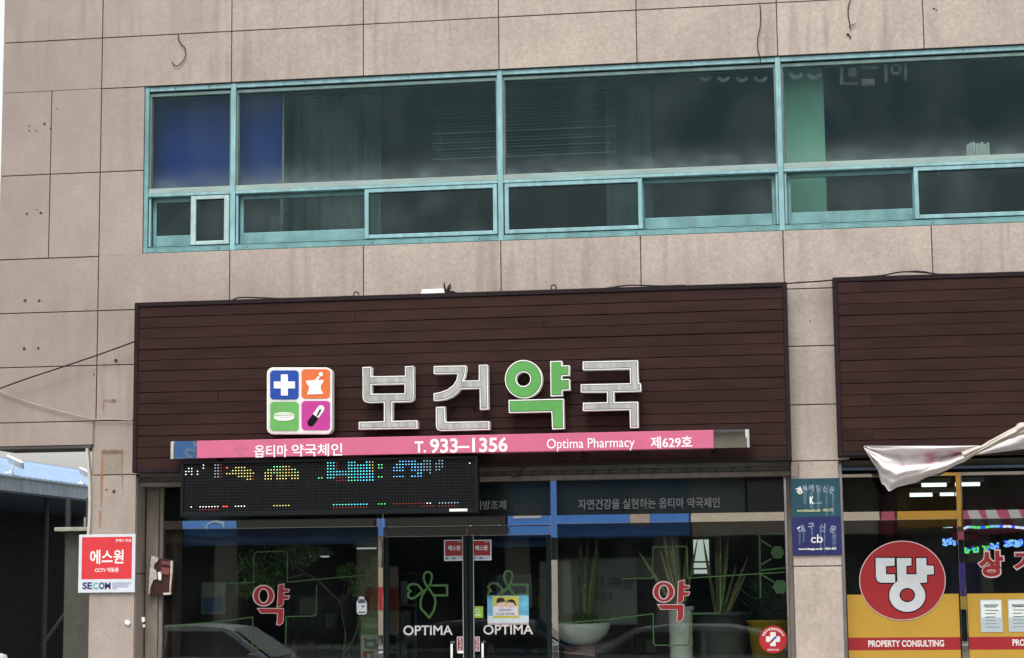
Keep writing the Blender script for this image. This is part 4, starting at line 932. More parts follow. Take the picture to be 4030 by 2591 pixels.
for (x0, x1, y0, y1, lb) in ((352, 850, 1210, 1306, 'white word OPTIMA on the left door leaf'), (1160, 1662, 1204, 1298, 'white word OPTIMA on the right door leaf under the poster')):
    a = A(); text(a, 'OPTIMA', *c3b(x0, y0), *c3b(x1, y1), YDG - .002, .0015, bold=.012); tag(a.build('door_lettering', M('etched_white', (.50, .50, .49), .6, var=.1), None), lb, 'window lettering', 'words on the doors')
X0, X1, Z0, Z1 = rc(*c3b(1040, 1016), *c3b(1158, 1133), YDG)
t = thing('green_sticker', ((X0 + X1) / 2, YDG, Z0), 'small lime green square sticker on the right door leaf', 'sticker')
A().box(X0, X1, YDG, YDG + .001, Z0, Z1).build('sheet', M('lime_print', (.22, .38, .05), .5, var=.08), t)
a = A(); shape(a, [circ(1097, 1060, 26, 24, 14), circ(1097, 1060, 18, 16, 14)], YDG - .002, .001, c3b); shape(a, [[(1075, 1095), (1135, 1092), (1135, 1112), (1075, 1112)]], YDG - .002, .001, c3b); a.build('print', M('pale_green_print', (.5, .6, .35), .5, var=0), t)
X0, X1, Z0, Z1 = rc(*c3b(1200, 908), *c3b(1620, 1190), YDG)
t = thing('greeting_poster', ((X0 + X1) / 2, YDG, Z0), 'blue and yellow poster with two dark haired children on the right door leaf', 'poster')
A().box(X0, X1, YDG, YDG + .0015, Z0, Z1).build('sheet', M('sky_blue_print', (.10, .32, .45), .5, var=.25, scale=12), t)
def q3(nm, pts, mt, yy): a = A(); shape(a, pts, YDG - yy, .001, c3b); return a.build(nm, mt, t)
q3('lower_sheet', [[(1202, 1112), (1618, 1108), (1618, 1188), (1204, 1190)]], M('pale_print', (.42, .50, .52), .5, var=.1, scale=20), .001)
q3('bottom_edge', [[(1204, 1184), (1618, 1180), (1618, 1200), (1206, 1202)]], M('dull_pink_print', (.36, .28, .28), .5, var=0), .0022)
q3('card', [[(1255, 915), (1518, 913), (1518, 1134), (1257, 1136)]], M('mustard_print', (.40, .36, .05), .5, var=.08), .002)
q3('speech_panel', [[(1258, 1018), (1510, 1015), (1510, 1110), (1260, 1112)]], M('lilac_print', (.50, .50, .56), .5, var=0), .0032)
q3('child_face', [circ(1342, 995, 42, 36, 24)], M('skin_print', (.52, .36, .30), .5, var=0), .0044); q3('child_face', [circ(1440, 995, 42, 36, 24)], M('skin_print', (.52, .36, .30), .5, var=0), .0044)
HAIR = M('black_hair_print', (.01, .01, .012), .5, var=0)
q3('child_hair', [circ(1336, 962, 44, 34, 20, 180, 360) + [(1378, 968), (1340, 975), (1296, 985)]], HAIR, .0056); q3('child_hair', [circ(1440, 975, 42, 30, 20, 180, 360) + [(1490, 990), (1488, 1008), (1476, 1000), (1466, 980), (1400, 972)], circ(1403, 966, 10, 14, 10)], HAIR, .0056)
a = A(); text(a, '안녕하세요!', *c3b(1315, 1042), *c3b(1452, 1064), YDG - .0046, .001, bold=.02); text(a, '가고 싶은 약국이에요', *c3b(1282, 1080), *c3b(1482, 1104), YDG - .0046, .001, bold=.02); a.build('lettering', M('brown_print', (.10, .07, .06), .5, var=0), t)
for (x0, x1, lb) in ((893, 960, 'red vertical pull sticker beside the handle of the left door leaf'), (1058, 1124, 'red vertical pull sticker beside the handle of the right door leaf')):
    X0, X1, Z0, Z1 = rc(*c3b(x0, 1322), *c3b(x1, 1470), YDG)
    t = thing('pull_sticker', ((X0 + X1) / 2, YDG, Z0), lb, 'sticker', 'pull stickers on the doors')
    A().box(X0, X1, YDG, YDG + .001, Z0, Z1).build('sheet', LGREY, t); A().box(X0 + .009, X1 - .009, YDG - .0015, YDG - .0005, Z0 + .009, Z1 - .009).build('red_panel', DRED, t)
    a = A()
    for k, ch in enumerate('당기세요'): text(a, ch, *c3b((x0 + x1) / 2 - 13, 1335 + k * 32), *c3b((x0 + x1) / 2 + 13, 1362 + k * 32), YDG - .003, .001, bold=.03)
    a.build('lettering', LGREY, t)
X0, X1, Z0, Z1 = rc(*c3b(897, 1470), *c3b(962, 1492), YDG - .03)
tag(A().box(X0, X1, YDG - .03, YDG, Z0, Z1).build('door_bumper', WHITE, None, bevel=.004), 'small white bumper under the red sticker of the left door', 'bumper')
# round red sticker
c = at(*c4b(2140, 1262), YG); t = thing('round_sticker', (c.x, YG, at(*c4b(2140, 1390), YG).z), 'round red sticker with a white cross and pill at lower right of the pharmacy glass', 'sticker')
a = A(); shape(a, [circ(2140, 1262, 130, 130, 48)], YG, .001, c4b); a.build('disc', M('red_sticker_film', (.36, .016, .02), .45, var=.05), t)
a = A(); s_, b_ = 66, 26
shape(a, [[(2138 - b_, 1258 - s_), (2138 + b_, 1258 - s_), (2138 + b_, 1258 - b_), (2138 + s_, 1258 - b_), (2138 + s_, 1258 + b_), (2138 + b_, 1258 + b_), (2138 + b_, 1258 + s_), (2138 - b_, 1258 + s_), (2138 - b_, 1258 + b_), (2138 - s_, 1258 + b_), (2138 - s_, 1258 - b_), (2138 - b_, 1258 - b_)]], YG - .002, .001, c4b)
chars = '연중무휴365일약국'
for k, ch in enumerate(chars):
    an = 205 + k * (130 / (len(chars) - 1)); px_, py_ = 2140 + 102 * math.cos(rad(an)), 1262 + 102 * math.sin(rad(an)); p = c4b(px_, py_)
    text(a, ch, p[0] - 4.6, p[1] - 5.2, p[0] + 4.6, p[1] + 5.2, YG - .002, .001, bold=.03, rot=270 - an)
text(a, '대한약사회', *c4b(2085, 1350), *c4b(2192, 1368), YG - .002, .001, bold=.02)
a.build('print', M('sticker_white_print', (.66, .64, .64), .5, var=0), t)
a = A(); shape(a, [[(2105, 1285), (2150, 1235), (2163, 1248), (2120, 1298)]], YG - .0035, .001, c4b); a.build('pill_half', DRED, t)
a = A(); shape(a, [[(2136, 1250), (2165, 1228), (2175, 1240), (2149, 1264)]], YG - .0045, .001, c4b); a.build('pill_half', M('blue_print', (.03, .10, .4), .5, var=0), t)

# ------------------------------------------------------------------ inside the pharmacy
def inside_box(x0, y0, x1, y1, Y, d): X0, X1, Z0, Z1 = rc(x0, y0, x1, y1, Y); return A().box(X0, X1, Y, Y + d, Z0, Z1)
CEILZ = 3.2
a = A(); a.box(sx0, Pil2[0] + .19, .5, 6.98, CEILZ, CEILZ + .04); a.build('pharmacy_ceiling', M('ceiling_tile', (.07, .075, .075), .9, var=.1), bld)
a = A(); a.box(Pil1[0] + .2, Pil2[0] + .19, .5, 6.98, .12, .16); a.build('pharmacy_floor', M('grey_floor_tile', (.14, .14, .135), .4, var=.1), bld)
LAMP = M('fluorescent', (.85, 1, .95), .5, var=0, emit=.9)
def tube_light(px0, py0, px1, py1, Y, label, grp, emit_mat=LAMP, th=None):
    X0, X1, Z0, Z1 = rc(px0, py0, px1, py1, Y)
    t = thing('ceiling_tube_light', ((X0 + X1) / 2, Y, Z0), label, 'ceiling light', grp)
    A().box(X0 - .05, X1 + .05, Y - .04, Y + .1, Z1 + .004, Z1 + .06).build('fitting', M('fitting_enamel', (.4, .42, .4), .5, var=0) if not bpy.data.materials.get('fitting_enamel') else bpy.data.materials['fitting_enamel'], t, bevel=.004)
    A().tube([(X0, Y, (Z0 + Z1) / 2), (X1, Y, (Z0 + Z1) / 2)], (Z1 - Z0) / 2, 10).build('tube', emit_mat, t, smooth=True)
DIM = M('dim_fluorescent', (.80, .9, .86), .5, var=0, emit=.3)
for (a0, b0, a1, b1, lb) in ((1530, 412, 1645, 424, 'front'), (1738, 432, 1865, 444, 'middle'), (1725, 474, 1905, 486, 'lowest'), (2165, 396, 2350, 408, 'rightmost')):
    tube_light(*c2b(a0, b0), *c2b(a1, b1), 4.6 if lb != 'rightmost' else 5.2, 'thin dim tube light seen through the left pane, %s of four' % lb, 'tube lights deep in the pharmacy', DIM)
# shelves with boxes
SHELF = M('grey_shelf', (.13, .14, .145), .7, var=.1)
BOXM = [M('carton_' + n_, c_, .7, var=.1) for n_, c_ in (('white', (.30, .31, .31)), ('blue', (.05, .11, .22)), ('green', (.06, .14, .08)), ('grey', (.16, .17, .18)), ('tan', (.22, .17, .12)))]
def shelf(x0, x1, Y, z0, z1, n, label):
    t = thing('display_shelf', ((x0 + x1) / 2, Y, .16), label, 'shelf', 'display shelves in the pharmacy')
    A().box(x0, x1, Y + .3, Y + .33, z0, z1).build('back_panel', SHELF, t); A().box(x0, x0 + .03, Y, Y + .3, z0, z1).build('side_panel', SHELF, t); A().box(x1 - .03, x1, Y, Y + .3, z0, z1).build('side_panel', SHELF, t)
    for k in range(n + 1):
        z = z0 + (z1 - z0 - .03) * k / n; A().box(x0 + .03, x1 - .03, Y, Y + .3, z, z + .025).build('shelf_board', SHELF, t)
        if k == n: break
        x = x0 + .05
        while x < x1 - .14:
            w_ = random.uniform(.06, .14); h_ = random.uniform(.4, .85) * (z1 - z0) / n
            if random.random() < .85: A().box(x, x + w_, Y + .05, Y + .25, z + .026, z + .026 + h_ * .9).build('carton', random.choice(BOXM), t)
            x += w_ + .01
shelf(at(1560, 2400, 3.6).x, at(1640, 2400, 3.6).x, 3.6, .16, 2.2, 5, 'grey shelf unit behind the left door leaf')
shelf(at(700, 2400, 4.2).x, at(950, 2400, 4.2).x, 4.2, .16, 2.0, 4, 'stocked shelf behind the left end of the left pane')
shelf(at(1130, 2400, 4.8).x, at(1500, 2400, 4.8).x, 4.8, .16, 1.9, 4, 'stocked shelf deep behind the ficus plant')
shelf(at(2480, 2400, 4.8).x, at(2840, 2400, 4.8).x, 4.8, .16, 1.8, 4, 'stocked shelf behind the tall white planter')
shelf(at(1900, 2400, 5.2).x, at(2150, 2400, 5.2).x, 5.2, .16, 2.1, 5, 'stocked shelf behind the right door leaf')
t = thing('counter', (.4, 3.2, .16), 'dark dispensing counter inside the pharmacy behind the doors', 'counter')
A().box(-.9, 1.3, 3.0, 3.5, .16, 1.12).build('front', M('counter_navy', (.02, .03, .06), .5, var=.1), t, bevel=.01); A().box(-.95, 1.35, 2.95, 3.55, 1.123, 1.16).build('top', SHELF, t, bevel=.005)
# wall notice boards inside
def board(px, Y, col, label, name='notice_board', extra=None):
    X0, X1, Z0, Z1 = rc(*px, Y); t = thing(name, ((X0 + X1) / 2, Y, Z0), label, 'board')
    A().box(X0, X1, Y, Y + .03, Z0, Z1).build('sheet', M(name + '_' + str(len(bpy.data.materials)), col, .6, var=.12, scale=3), t); A().frame(X0 - .02, X1 + .02, Y - .01, Y + .032, Z0 - .02, Z1 + .02, .02).build('frame', SHELF, t)
    return t
t = board((*c4b(165, 515), *c4b(845, 1105)), 1.6, (.14, .155, .15), 'large grey banner board with mirrored Korean words behind the right pane', 'banner_board')
a = A(); text(a, '행복나눔을', *c4b(290, 670), *c4b(825, 785), 1.56, .002, bold=.005, mirror=True); text(a, '더하다', *c4b(305, 815), *c4b(620, 905), 1.56, .002, bold=.005, mirror=True); a.build('lettering', M('see_through_print', (.035, .05, .055), .6, var=0), t)
LITW = M('lit_window_panel', (.55, .68, .58), .5, var=.1, emit=.28)
board((*c4b(715, 490), *c4b(1010, 680)), 2.6, (.28, .36, .31), 'pale green lit wall panel left of the snake plant', 'wall_panel')
X0, X1, Z0, Z1 = rc(*c4b(1385, 320), *c4b(1540, 640), 2.2); t = thing('back_window', ((X0 + X1) / 2, 2.2, Z0), 'added glowing pale panel glimpsed between the snake plant leaves', 'window')
A().box(X0, X1, 2.2, 2.22, Z0, Z1).build('pane', M('glow_sheet', (.80, .90, .82), .5, var=0, emit=.40), t); A().frame(X0 - .03, X1 + .03, 2.17, 2.195, Z0 - .03, Z1 + .03, .03).build('frame', SHELF, t)  # glowing panel added for the white lit area between the leaves
for k in range(2): A().box(X0, X1, 2.18, 2.19, Z0 + (Z1 - Z0) * (k + .6) / 5, Z0 + (Z1 - Z0) * (k + .6) / 5 + .02).build('cross_bar', SHELF, t)
board((*c2b(720, 738), *c2b(915, 1005)), 1.2, (.16, .175, .17), 'pale notice with a blue lower half behind the left pane', 'wall_notice')
inside = A(); X0, X1, Z0, Z1 = rc(*c2b(722, 862), *c2b(912, 1003), 1.17)
tag(inside.box(X0, X1, 1.17, 1.18, Z0, Z1).build('blue_leaflet', M('blue_leaflet_print', (.02, .07, .16), .6, var=.05), None), 'dark blue leaflet over the notice behind the left pane', 'leaflet')
board((*c3b(1312, 718), *c3b(1632, 1000)), 1.0, (.07, .085, .10), 'dim framed panel behind the poster of the right door', 'framed_panel')
board((*c2b(1645, 890), *c2b(1770, 1005)), 2.2, (.09, .11, .11), 'small dim grey screen behind the left pane', 'small_screen')
# standing poster by the left mullion
X0, X1, Z0, Z1 = rc(*c2b(2205, 1045), *c2b(2420, 1750), .75)
t = thing('standing_poster', ((X0 + X1) / 2, .75, .16), 'green topped standing poster behind the left pane beside the mullion', 'poster')
A().box(X0, X1, .75, .77, max(Z0, .2), Z1).build('sheet', M('pale_poster', (.33, .36, .32), .6, var=.08), t)
def q2(nm, pts, mt, yy): a = A(); shape(a, pts, .75 - yy, .002, c2b); a.build(nm, mt, t)
q2('green_header', [[(2205, 1046), (2420, 1040), (2420, 1215), (2206, 1220)]], M('poster_green', (.06, .16, .035), .6, var=.1), .004)
q2('grey_figure', [[(2240, 1262), (2350, 1258), (2350, 1300), (2372, 1300), (2372, 1352), (2310, 1355), (2240, 1345)], [(2262, 1285), (2325, 1282), (2325, 1320), (2262, 1322)]], M('figure_grey', (.07, .09, .10), .6, var=0), .004)
q2('red_dot', [circ(2243, 1262, 18, 16, 14)], M('figure_red', (.30, .05, .04), .6, var=0), .008)
q2('red_figure', [[(2222, 1372), (2325, 1370), (2325, 1438), (2300, 1440), (2298, 1395), (2262, 1396), (2262, 1440), (2236, 1440), (2222, 1400)]], M('figure_rust', (.28, .07, .035), .6, var=0), .004)
a = A(); text(a, '만성질환', *c2b(2238, 1110), *c2b(2400, 1148), .744, .002, bold=.02); a.build('lettering', M('poster_white', (.4, .45, .4), .6, var=0), t)
a = A(); a.tube([((X0 + X1) / 2, .79, .16), ((X0 + X1) / 2, .79, Z1 - .1)], .012); a.tube([(X0, .9, .175), (X1, .9, .175)], .012); a.build('stand', BLACK, t)
tag(inside_box(*c2b(2290, 470), *c2b(2372, 1030), 1.1, .02).build('green_banner', M('banner_green', (.045, .12, .02), .7, var=.3, scale=6), None), 'narrow bright green banner behind the left pane near the mullion', 'banner')
# brown hanging strip by the left jamb, put in for a brown reflection
curtain(at(645, 2300, .55).x, at(712, 2300, .55).x, .55, .2, 3.0, M('reflected_brown', (.07, .042, .03), .8, var=.1), 'narrow brown strip put in as a reflection at the left end of the pharmacy glass', 'brown_reflection')
# plants ----------------------------------------------------------
LEAFM = M('ficus_leaf', (.065, .13, .035), .45, var=.35, scale=5); SNAKE = M('snake_leaf', (.17, .19, .08), .45, var=.45, scale=16, stretch=(1, 1, .8), rnd=.3); BARK = M('bark', (.13, .10, .07), .8, var=.2)
SOIL = M('soil', (.03, .022, .016), .9, var=.2)
def ficus():
    Y = 1.1; b = at(*c2b(2050, 1650), Y); t = thing('ficus_plant', (b.x, Y, .45), 'leafy indoor ficus with bare forked stems behind the left pane', 'plant')
    A().lathe((b.x, Y, .16), [(.14, 0), (.19, .3), (.20, .32), (.18, .33)], 20).build('pot', M('terracotta_dark', (.12, .06, .04), .7, var=.1), t, smooth=True)
    a = A()
    for q in ([(2055, 1600), (2045, 1400), (2060, 1200), (2030, 1050), (2020, 900), (2035, 830), (2060, 700)], [(2045, 1390), (2130, 1280), (2175, 1150), (2195, 1060), (2200, 800)], [(2035, 900), (2080, 840), (2100, 700)], [(2030, 930), (1800, 700), (1500, 520), (1250, 480)], [(1700, 640), (1450, 700), (1150, 760)]):
        p = [at(*c2b(*k), Y + .05 * i) for i, k in enumerate(q)]; a.tube(p, [.014 - .008 * i / len(p) for i in range(len(p))], 6)
    a.build('stem', BARK, t, smooth=True)
    a = A()
    for _ in range(2300):
        cx_, cy_, rx_, ry_ = random.choice(((1380, 470, 330, 140), (1250, 590, 230, 150), (1600, 440, 220, 110), (1320, 680, 120, 80), (1120, 780, 80, 60), (2150, 620, 170, 90), (2200, 760, 90, 90)))
        an = random.uniform(0, 6.28); rr_ = math.sqrt(random.random()); p = at(*c2b(cx_ + rx_ * rr_ * math.cos(an), cy_ + ry_ * rr_ * math.sin(an)), Y + random.uniform(-.25, .35))
        L_ = random.uniform(.04, .075); d = Vector((random.uniform(-.6, .6), random.uniform(-.6, .6), random.uniform(-1, .1))).normalized(); s = d.cross(Vector((random.uniform(-1, 1), 1, random.uniform(-.5, .5)))).normalized() * L_ * .27
        a.add([p, p + d * L_ * .45 + s, p + d * L_, p + d * L_ * .45 - s], [(0, 1, 2, 3)])
    a.build('crown', LEAFM, t, kind='stuff')
ficus()
def blade(a, base, tip, w_, bend):
    base, tip = Vector(base), Vector(tip); n = 8; d = tip - base; side = Vector((d.z, random.uniform(-.15, .15), -d.x)).normalized(); v = []; f = []
    for i in range(n + 1):
        u = i / n; c = base + d * u + Vector((bend * math.sin(u * 2.2), 0, 0)) * u; ww = w_ * (.55 + .9 * u - 1.35 * u ** 3) if i < n else .002
        v += [tuple(c - side * ww), tuple(c + Vector((0, ww * .5, 0))), tuple(c + side * ww)]
    for i in range(n):
        for k in (0, 1): f.append((i * 3 + k, i * 3 + 1 + k, i * 3 + 4 + k, i * 3 + 3 + k))
    a.add(v, f)
def snake(potpx, Y, tips, label, potmat, potr, pottop, ribbed=False):
    b = at(*c4b(*potpx), Y); zt_ = at(*c4b(potpx[0], pottop), Y).z
    t = thing('snake_plant', (b.x, Y, .16), label, 'plant')
    prof = []; nz = 22 if ribbed else 4
    for i in range(nz + 1):
        z = (zt_ - .16 - .04) * i / nz; prof.append((potr * (.82 + .14 * i / nz) + (.006 if ribbed and i % 2 else 0), z))
    prof += [(potr * 1.12, zt_ - .20 + .002), (potr * 1.12, zt_ - .16), (potr * .96, zt_ - .16), (potr * .95, zt_ - .19)]
    A().lathe((b.x, Y, .16), prof, 28).build('pot', potmat, t, smooth=not ribbed)
    for (bx_, tx, ty) in tips:
        p0 = at(*c4b(bx_, pottop), Y + random.uniform(-.05, .05)); p0.z = zt_ - .03; p1 = at(*c4b(tx, ty), Y + random.uniform(-.12, .12))
        a = A(); blade(a, p0, p1, random.uniform(.016, .026), random.uniform(-.05, .05)); a.build('leaf', SNAKE, t, smooth=True)
snake((1270, 1200), .85, [(1240, 1110, 200), (1260, 1150, 330), (1250, 1200, 200), (1270, 1240, 290), (1290, 1180, 400), (1230, 840, 420), (1240, 1050, 415), (1280, 1290, 330), (1300, 1420, 290), (1300, 1340, 360), (1260, 1130, 470), (1270, 1230, 480), (1245, 1120, 280)], 'snake plant in the tall ribbed white planter behind the right pane', M('white_ribbed_pot', (.80, .80, .74), .5, var=.08), .135, 950, True)
snake((1640, 1250), 1.3, [(1600, 1480, 300), (1620, 1580, 320), (1640, 1660, 400), (1640, 1650, 700), (1600, 1540, 650), (1660, 1760, 560), (1680, 1900, 480), (1690, 1870, 700), (1650, 1700, 260), (1630, 1620, 280), (1700, 1930, 600), (1610, 1500, 560), (1700, 1820, 800), (1640, 1640, 260)], 'large snake plant in a grey pot right of the tall white planter', M('grey_pot', (.08, .085, .08), .7, var=.1), .32, 1000)
snake((380, 1100), 1.5, [(350, 330, 310), (370, 400, 300), (390, 470, 300), (400, 510, 330), (360, 350, 480), (380, 440, 500), (400, 500, 470)], 'slim snake plant in front of the grey banner board', M('dark_pot', (.03, .03, .03), .7, var=.1), .10, 1090)
# white bowl pot at the left of the right pane
Y = .8; b = at(*c4b(330, 1110), Y); t = thing('bowl_planter', (b.x, Y, .16), 'wide white bowl planter behind the right pane beside the mullion', 'plant pot')
zb_ = at(*c4b(330, 1320), Y).z
A().lathe((b.x, Y, zb_), [(.10, 0), (.20, .05), (.28, .12), (.32, .2), (.335, at(*c4b(330, 1108), Y).z - zb_), (.31, at(*c4b(330, 1108), Y).z - zb_), (.29, .18)], 28).build('bowl', M('white_glaze', (.85, .85, .82), .25, var=.05), t, smooth=True)
A().box(b.x - .18, b.x + .18, Y - .18, Y + .18, .16, zb_).build('stand', M('stand_brown', (.12, .05, .04), .6, var=.2), t, bevel=.01)
a = A()
for k in range(60):
    an = random.uniform(0, 6.28); p = Vector((b.x + .25 * math.cos(an) * random.random(), Y + .2 * math.sin(an), at(*c4b(330, 1108), Y).z)); blade(a, p, p + Vector((random.uniform(-.12, .12), random.uniform(-.1, .1), random.uniform(.04, .16))), .012, 0)
a.build('foliage', LEAFM, t, kind='stuff')
# yellow pot with dark leaves at right
Y = .95; p = at(*c4b(2120, 1075), Y); t = thing('yellow_pot_plant', (p.x, Y, .16), 'dark leafed plant in a mustard yellow pot at the right end of the pharmacy glass', 'plant')
A().lathe((p.x, Y, .62), [(.15, 0), (.26, p.z - .66), (.28, p.z - .64), (.28, p.z - .62), (.24, p.z - .62)], 24).build('pot', M('mustard_pot', (.42, .27, .02), .5, var=.1), t, smooth=True)
A().box(p.x - .2, p.x + .2, Y - .2, Y + .2, .16, .62).build('stand', BLACK, t)
a = A()
for k in range(420):
    an = random.uniform(0, 6.28); q = Vector((p.x + .24 * math.cos(an) * random.random(), Y + .2 * math.sin(an), p.z + random.uniform(0, .34))); blade(a, q, q + Vector((random.uniform(-.16, .16), random.uniform(-.1, .1), random.uniform(-.02, .12))), .01, 0)
a.build('foliage', M('dark_blue_leaf', (.02, .055, .035), .5, var=.3), t, kind='stuff')
# blue bands put in behind the glass to stand for its blue reflection
for k, (xa, xb, ya, yb, lb) in enumerate(((720, 1488, 2093, 2140, 'left'), (1855, 2166, 2112, 2152, 'door'), (2198, 2712, 2062, 2104, 'right'))):
    X0, X1, Z0, Z1 = rc(xa, ya, xb, yb, .7)
    t = thing('blue_pelmet', ((X0 + X1) / 2, .7, Z0), {'left': 'dark blue band put in as a reflection at the top of the left pane', 'door': 'dark blue band put in as a reflection at the top of the right door', 'right': 'dark blue band put in as a reflection at the top of the right pane'}[lb], 'pelmet', 'dark blue bands put in as reflections')
    A().box(X0, X1, .7, .72, Z0, Z1 + .1).build('cloth', M('pelmet_blue', (.02, .065, .22), .6, var=.15) if k == 0 else bpy.data.materials['pelmet_blue'], t)
    A().tube([(X0, .74, Z1 + .08), (X1, .74, Z1 + .08)], .01).build('rail', SHELF, t)
# ------------------------------------------------------------------ property office at right
YR = .30
ox0 = Pil2[1] - .0; ox1 = 9.2
of = thing('office_shopfront', ((ox0 + ox1) / 2, YR, .12), 'property office shopfront with yellow glass film at the right edge', 'shopfront')
t1 = at(3600, 1876, YR).z; m1 = (at(3762, 1950, YR).x, at(3786, 1950, YR).x)
A().box(ox0 + .0, at(3318, 2000, YR).x, YR - .05, YR + .06, .12, t1 + .2).build('jamb', BRUSHED, of, bevel=.004)
gx = at(3318, 2000, YR).x
A().box(gx, ox1, YR - .10, YR + .25, at(3600, 1838, YR).z, LINT + .02).build('shutter_box', SHUT, of, bevel=.004)
A().box(gx, ox1, YR - .14, YR + .25, at(3600, 1850, YR).z + .002, at(3600, 1838, YR).z - .002).build('shutter_lip', M('blue_grey_trim', (.12, .17, .24), .4, .3, var=.1), of, bevel=.003)
A().box(gx, ox1, YR - .04, YR + .25, at(3600, 1862, YR).z, at(3600, 1850, YR).z).build('shutter_gap', BLACK, of)  # black strip puts in the shade under the shutter lip
A().box(gx, ox1, YR - .05, YR + .06, t1, at(3600, 1862, YR).z - .002).build('head_rail', MIR, of, bevel=.003)
tr1, tr0 = at(3550, 2012, YR).z, at(3550, 2047, YR).z
ms = [m1[0]]; pitch_o = at(4600, 1950, YR).x - m1[0]
while ms[-1] + 1.9 < ox1: ms.append(ms[-1] + 1.9)
prev = gx
mw_ = m1[1] - m1[0]
zy = at(3600, 2339, YR).z; zr1 = at(3600, 2509, YR).z; zr0 = at(3600, 2559, YR).z
YEL = M('yellow_film', (.40, .235, .03), .45, var=.07, scale=2); REDB = M('red_film', (.27, .013, .019), .45, var=.05)
for k, mx_ in enumerate(ms + [ox1]):
    if k < len(ms): A().box(mx_, mx_ + mw_, YR - .03, YR + .05, .12, t1).build('mullion', MIR, of, bevel=.003)
    A().box(prev, mx_, YR - .02, YR + .05, tr0, tr1).build('transom', MIR, of, bevel=.003)
    A().box(prev, mx_, YR + .02, YR + .027, tr1, t1).build('transom_pane', TGLASS, of)
    A().box(prev, mx_, YR + .02, YR + .028, .3, tr0).build('pane', GLASS, of)
    A().box(prev, mx_, YR - .02, YR + .05, .12, .3).build('plinth', BRUSHED, of, bevel=.003)
    fo = A(); fo.box(prev + .012, mx_ - .012, YR + .014, YR + .0165, zr1, zy); fo.box(prev + .012, mx_ - .012, YR + .014, YR + .0165, .35, zr0); fo.build('yellow_film', YEL, of)
    A().box(prev + .012, mx_ - .012, YR + .013, YR + .016, zr0, zr1).build('red_band', REDB, of)
    prev = mx_ + mw_
YRF = YR + .010
a = A()
for dx in (0, 1092 * .51941 * 1.0 / .51941):
    text(a, 'PROPERTY CONSULTING', *c5b(648 + dx, 1405 - dx * .008), *c5b(1224 + dx, 1453 - dx * .008), YRF, .0015, bold=.035)
a.build('lettering', M('band_lettering', (.62, .55, .54), .5, var=0), of)
# 땅 sign
c = at(*c5b(908, 952), YRF); t = thing('round_sign', (c.x, YRF, at(*c5b(908, 1254), YRF).z), 'round red sign with the Korean word 땅 on the office glass', 'sign')
a = A(); shape(a, [circ(908, 952, 328, 302, 64)], YRF - .002, .002, c5b); a.build('rim', PALEPINK, t)
a = A(); shape(a, [circ(908, 952, 321, 295, 64)], YRF - .004, .002, c5b); a.build('disc', M('crimson_film', (.26, .013, .017), .45, var=.05), t)
D1 = [(703, 778), (851, 779), (851, 841), (785, 845), (785, 902), (853, 903), (855, 970), (740, 970), (715, 955), (705, 925)]
D2 = [(863, 780), (978, 779), (978, 840), (940, 843), (940, 903), (1013, 903), (1010, 780), (1090, 779), (1092, 836), (1146, 838), (1149, 906), (1096, 909), (1096, 968), (1042, 972), (1062, 1000), (1078, 1030), (1084, 1063)] + circ(945, 1063, 139, 128, 40, 0, 245) + [(868, 962)]
for off, yy, mt, nm in ((.009, .006, BLACK, 'outline'), (-.003, .008, M('silver_grey_film', (.48, .50, .52), .5, var=.04), 'glyph')):
    a = A(); shape(a, [D1], YRF - yy, .002, c5b, offset=off); shape(a, [D2, circ(945, 1062, 57, 52, 30)], YRF - yy - .0003, .002, c5b, offset=off); a.build(nm, mt, t)
a = A(); text(a, '상', *c5b(1470, 716), *c5b(1688, 932), YRF - .0, .0015, bold=.075); text(a, '가', *c5b(1738, 718), *c5b(1955, 900), YRF - .0, .0015, bold=.075)
t = thing('shop_lettering', (at(*c5b(1600, 930), YRF).x, YRF, at(*c5b(1600, 930), YRF).z), 'red Korean word 상가 with pale outline on the office glass at the right edge', 'window lettering'); a.build('outline', PALEPINK, t)
a = A(); text(a, '상', *c5b(1481, 728), *c5b(1677, 920), YRF - .002, .0015, bold=.04); text(a, '가', *c5b(1749, 730), *c5b(1944, 888), YRF - .002, .0015, bold=.04); a.build('letter_fill', DRED, t)
# listing papers
for k, (x0, x1, lb) in enumerate(((1494, 1670, 'left listing sheet on the yellow film by the right edge'), (1704, 1880, 'right listing sheet on the yellow film, cut by the picture edge'))):
    X0, X1, Z0, Z1 = rc(*c5b(x0, 1097 - k * 2), *c5b(x1, 1342 - k * 3), YRF)
    t = thing('listing_sheet', ((X0 + X1) / 2, YRF, Z0), lb, 'paper', 'listing sheets on the office glass')
    A().box(X0, X1, YRF - .001, YRF + .001, Z0, Z1).build('sheet', M('blueish_paper', (.36, .42, .44), .5, var=.06), t)
    A().box(X0 + .01, X1 - .01, YRF - .0025, YRF - .0015, Z1 - .19, Z1 - .01).build('header', M('white_paper', (.60, .64, .62), .5, var=.1, scale=12, stretch=(.4, 1, 3)), t)
    a = A()
    for j in range(7): a.box(X0 + .05, X1 - random.uniform(.03, .09), YRF - .0025, YRF - .0015, Z0 + .05 + j * .035, Z0 + .058 + j * .035)
    a.box(X0 + .04, X1 - .04, YRF - .004, YRF - .003, Z1 - .07, Z1 - .05); a.build('print_line', M('grey_print', (.2, .23, .25), .5, var=0), t)
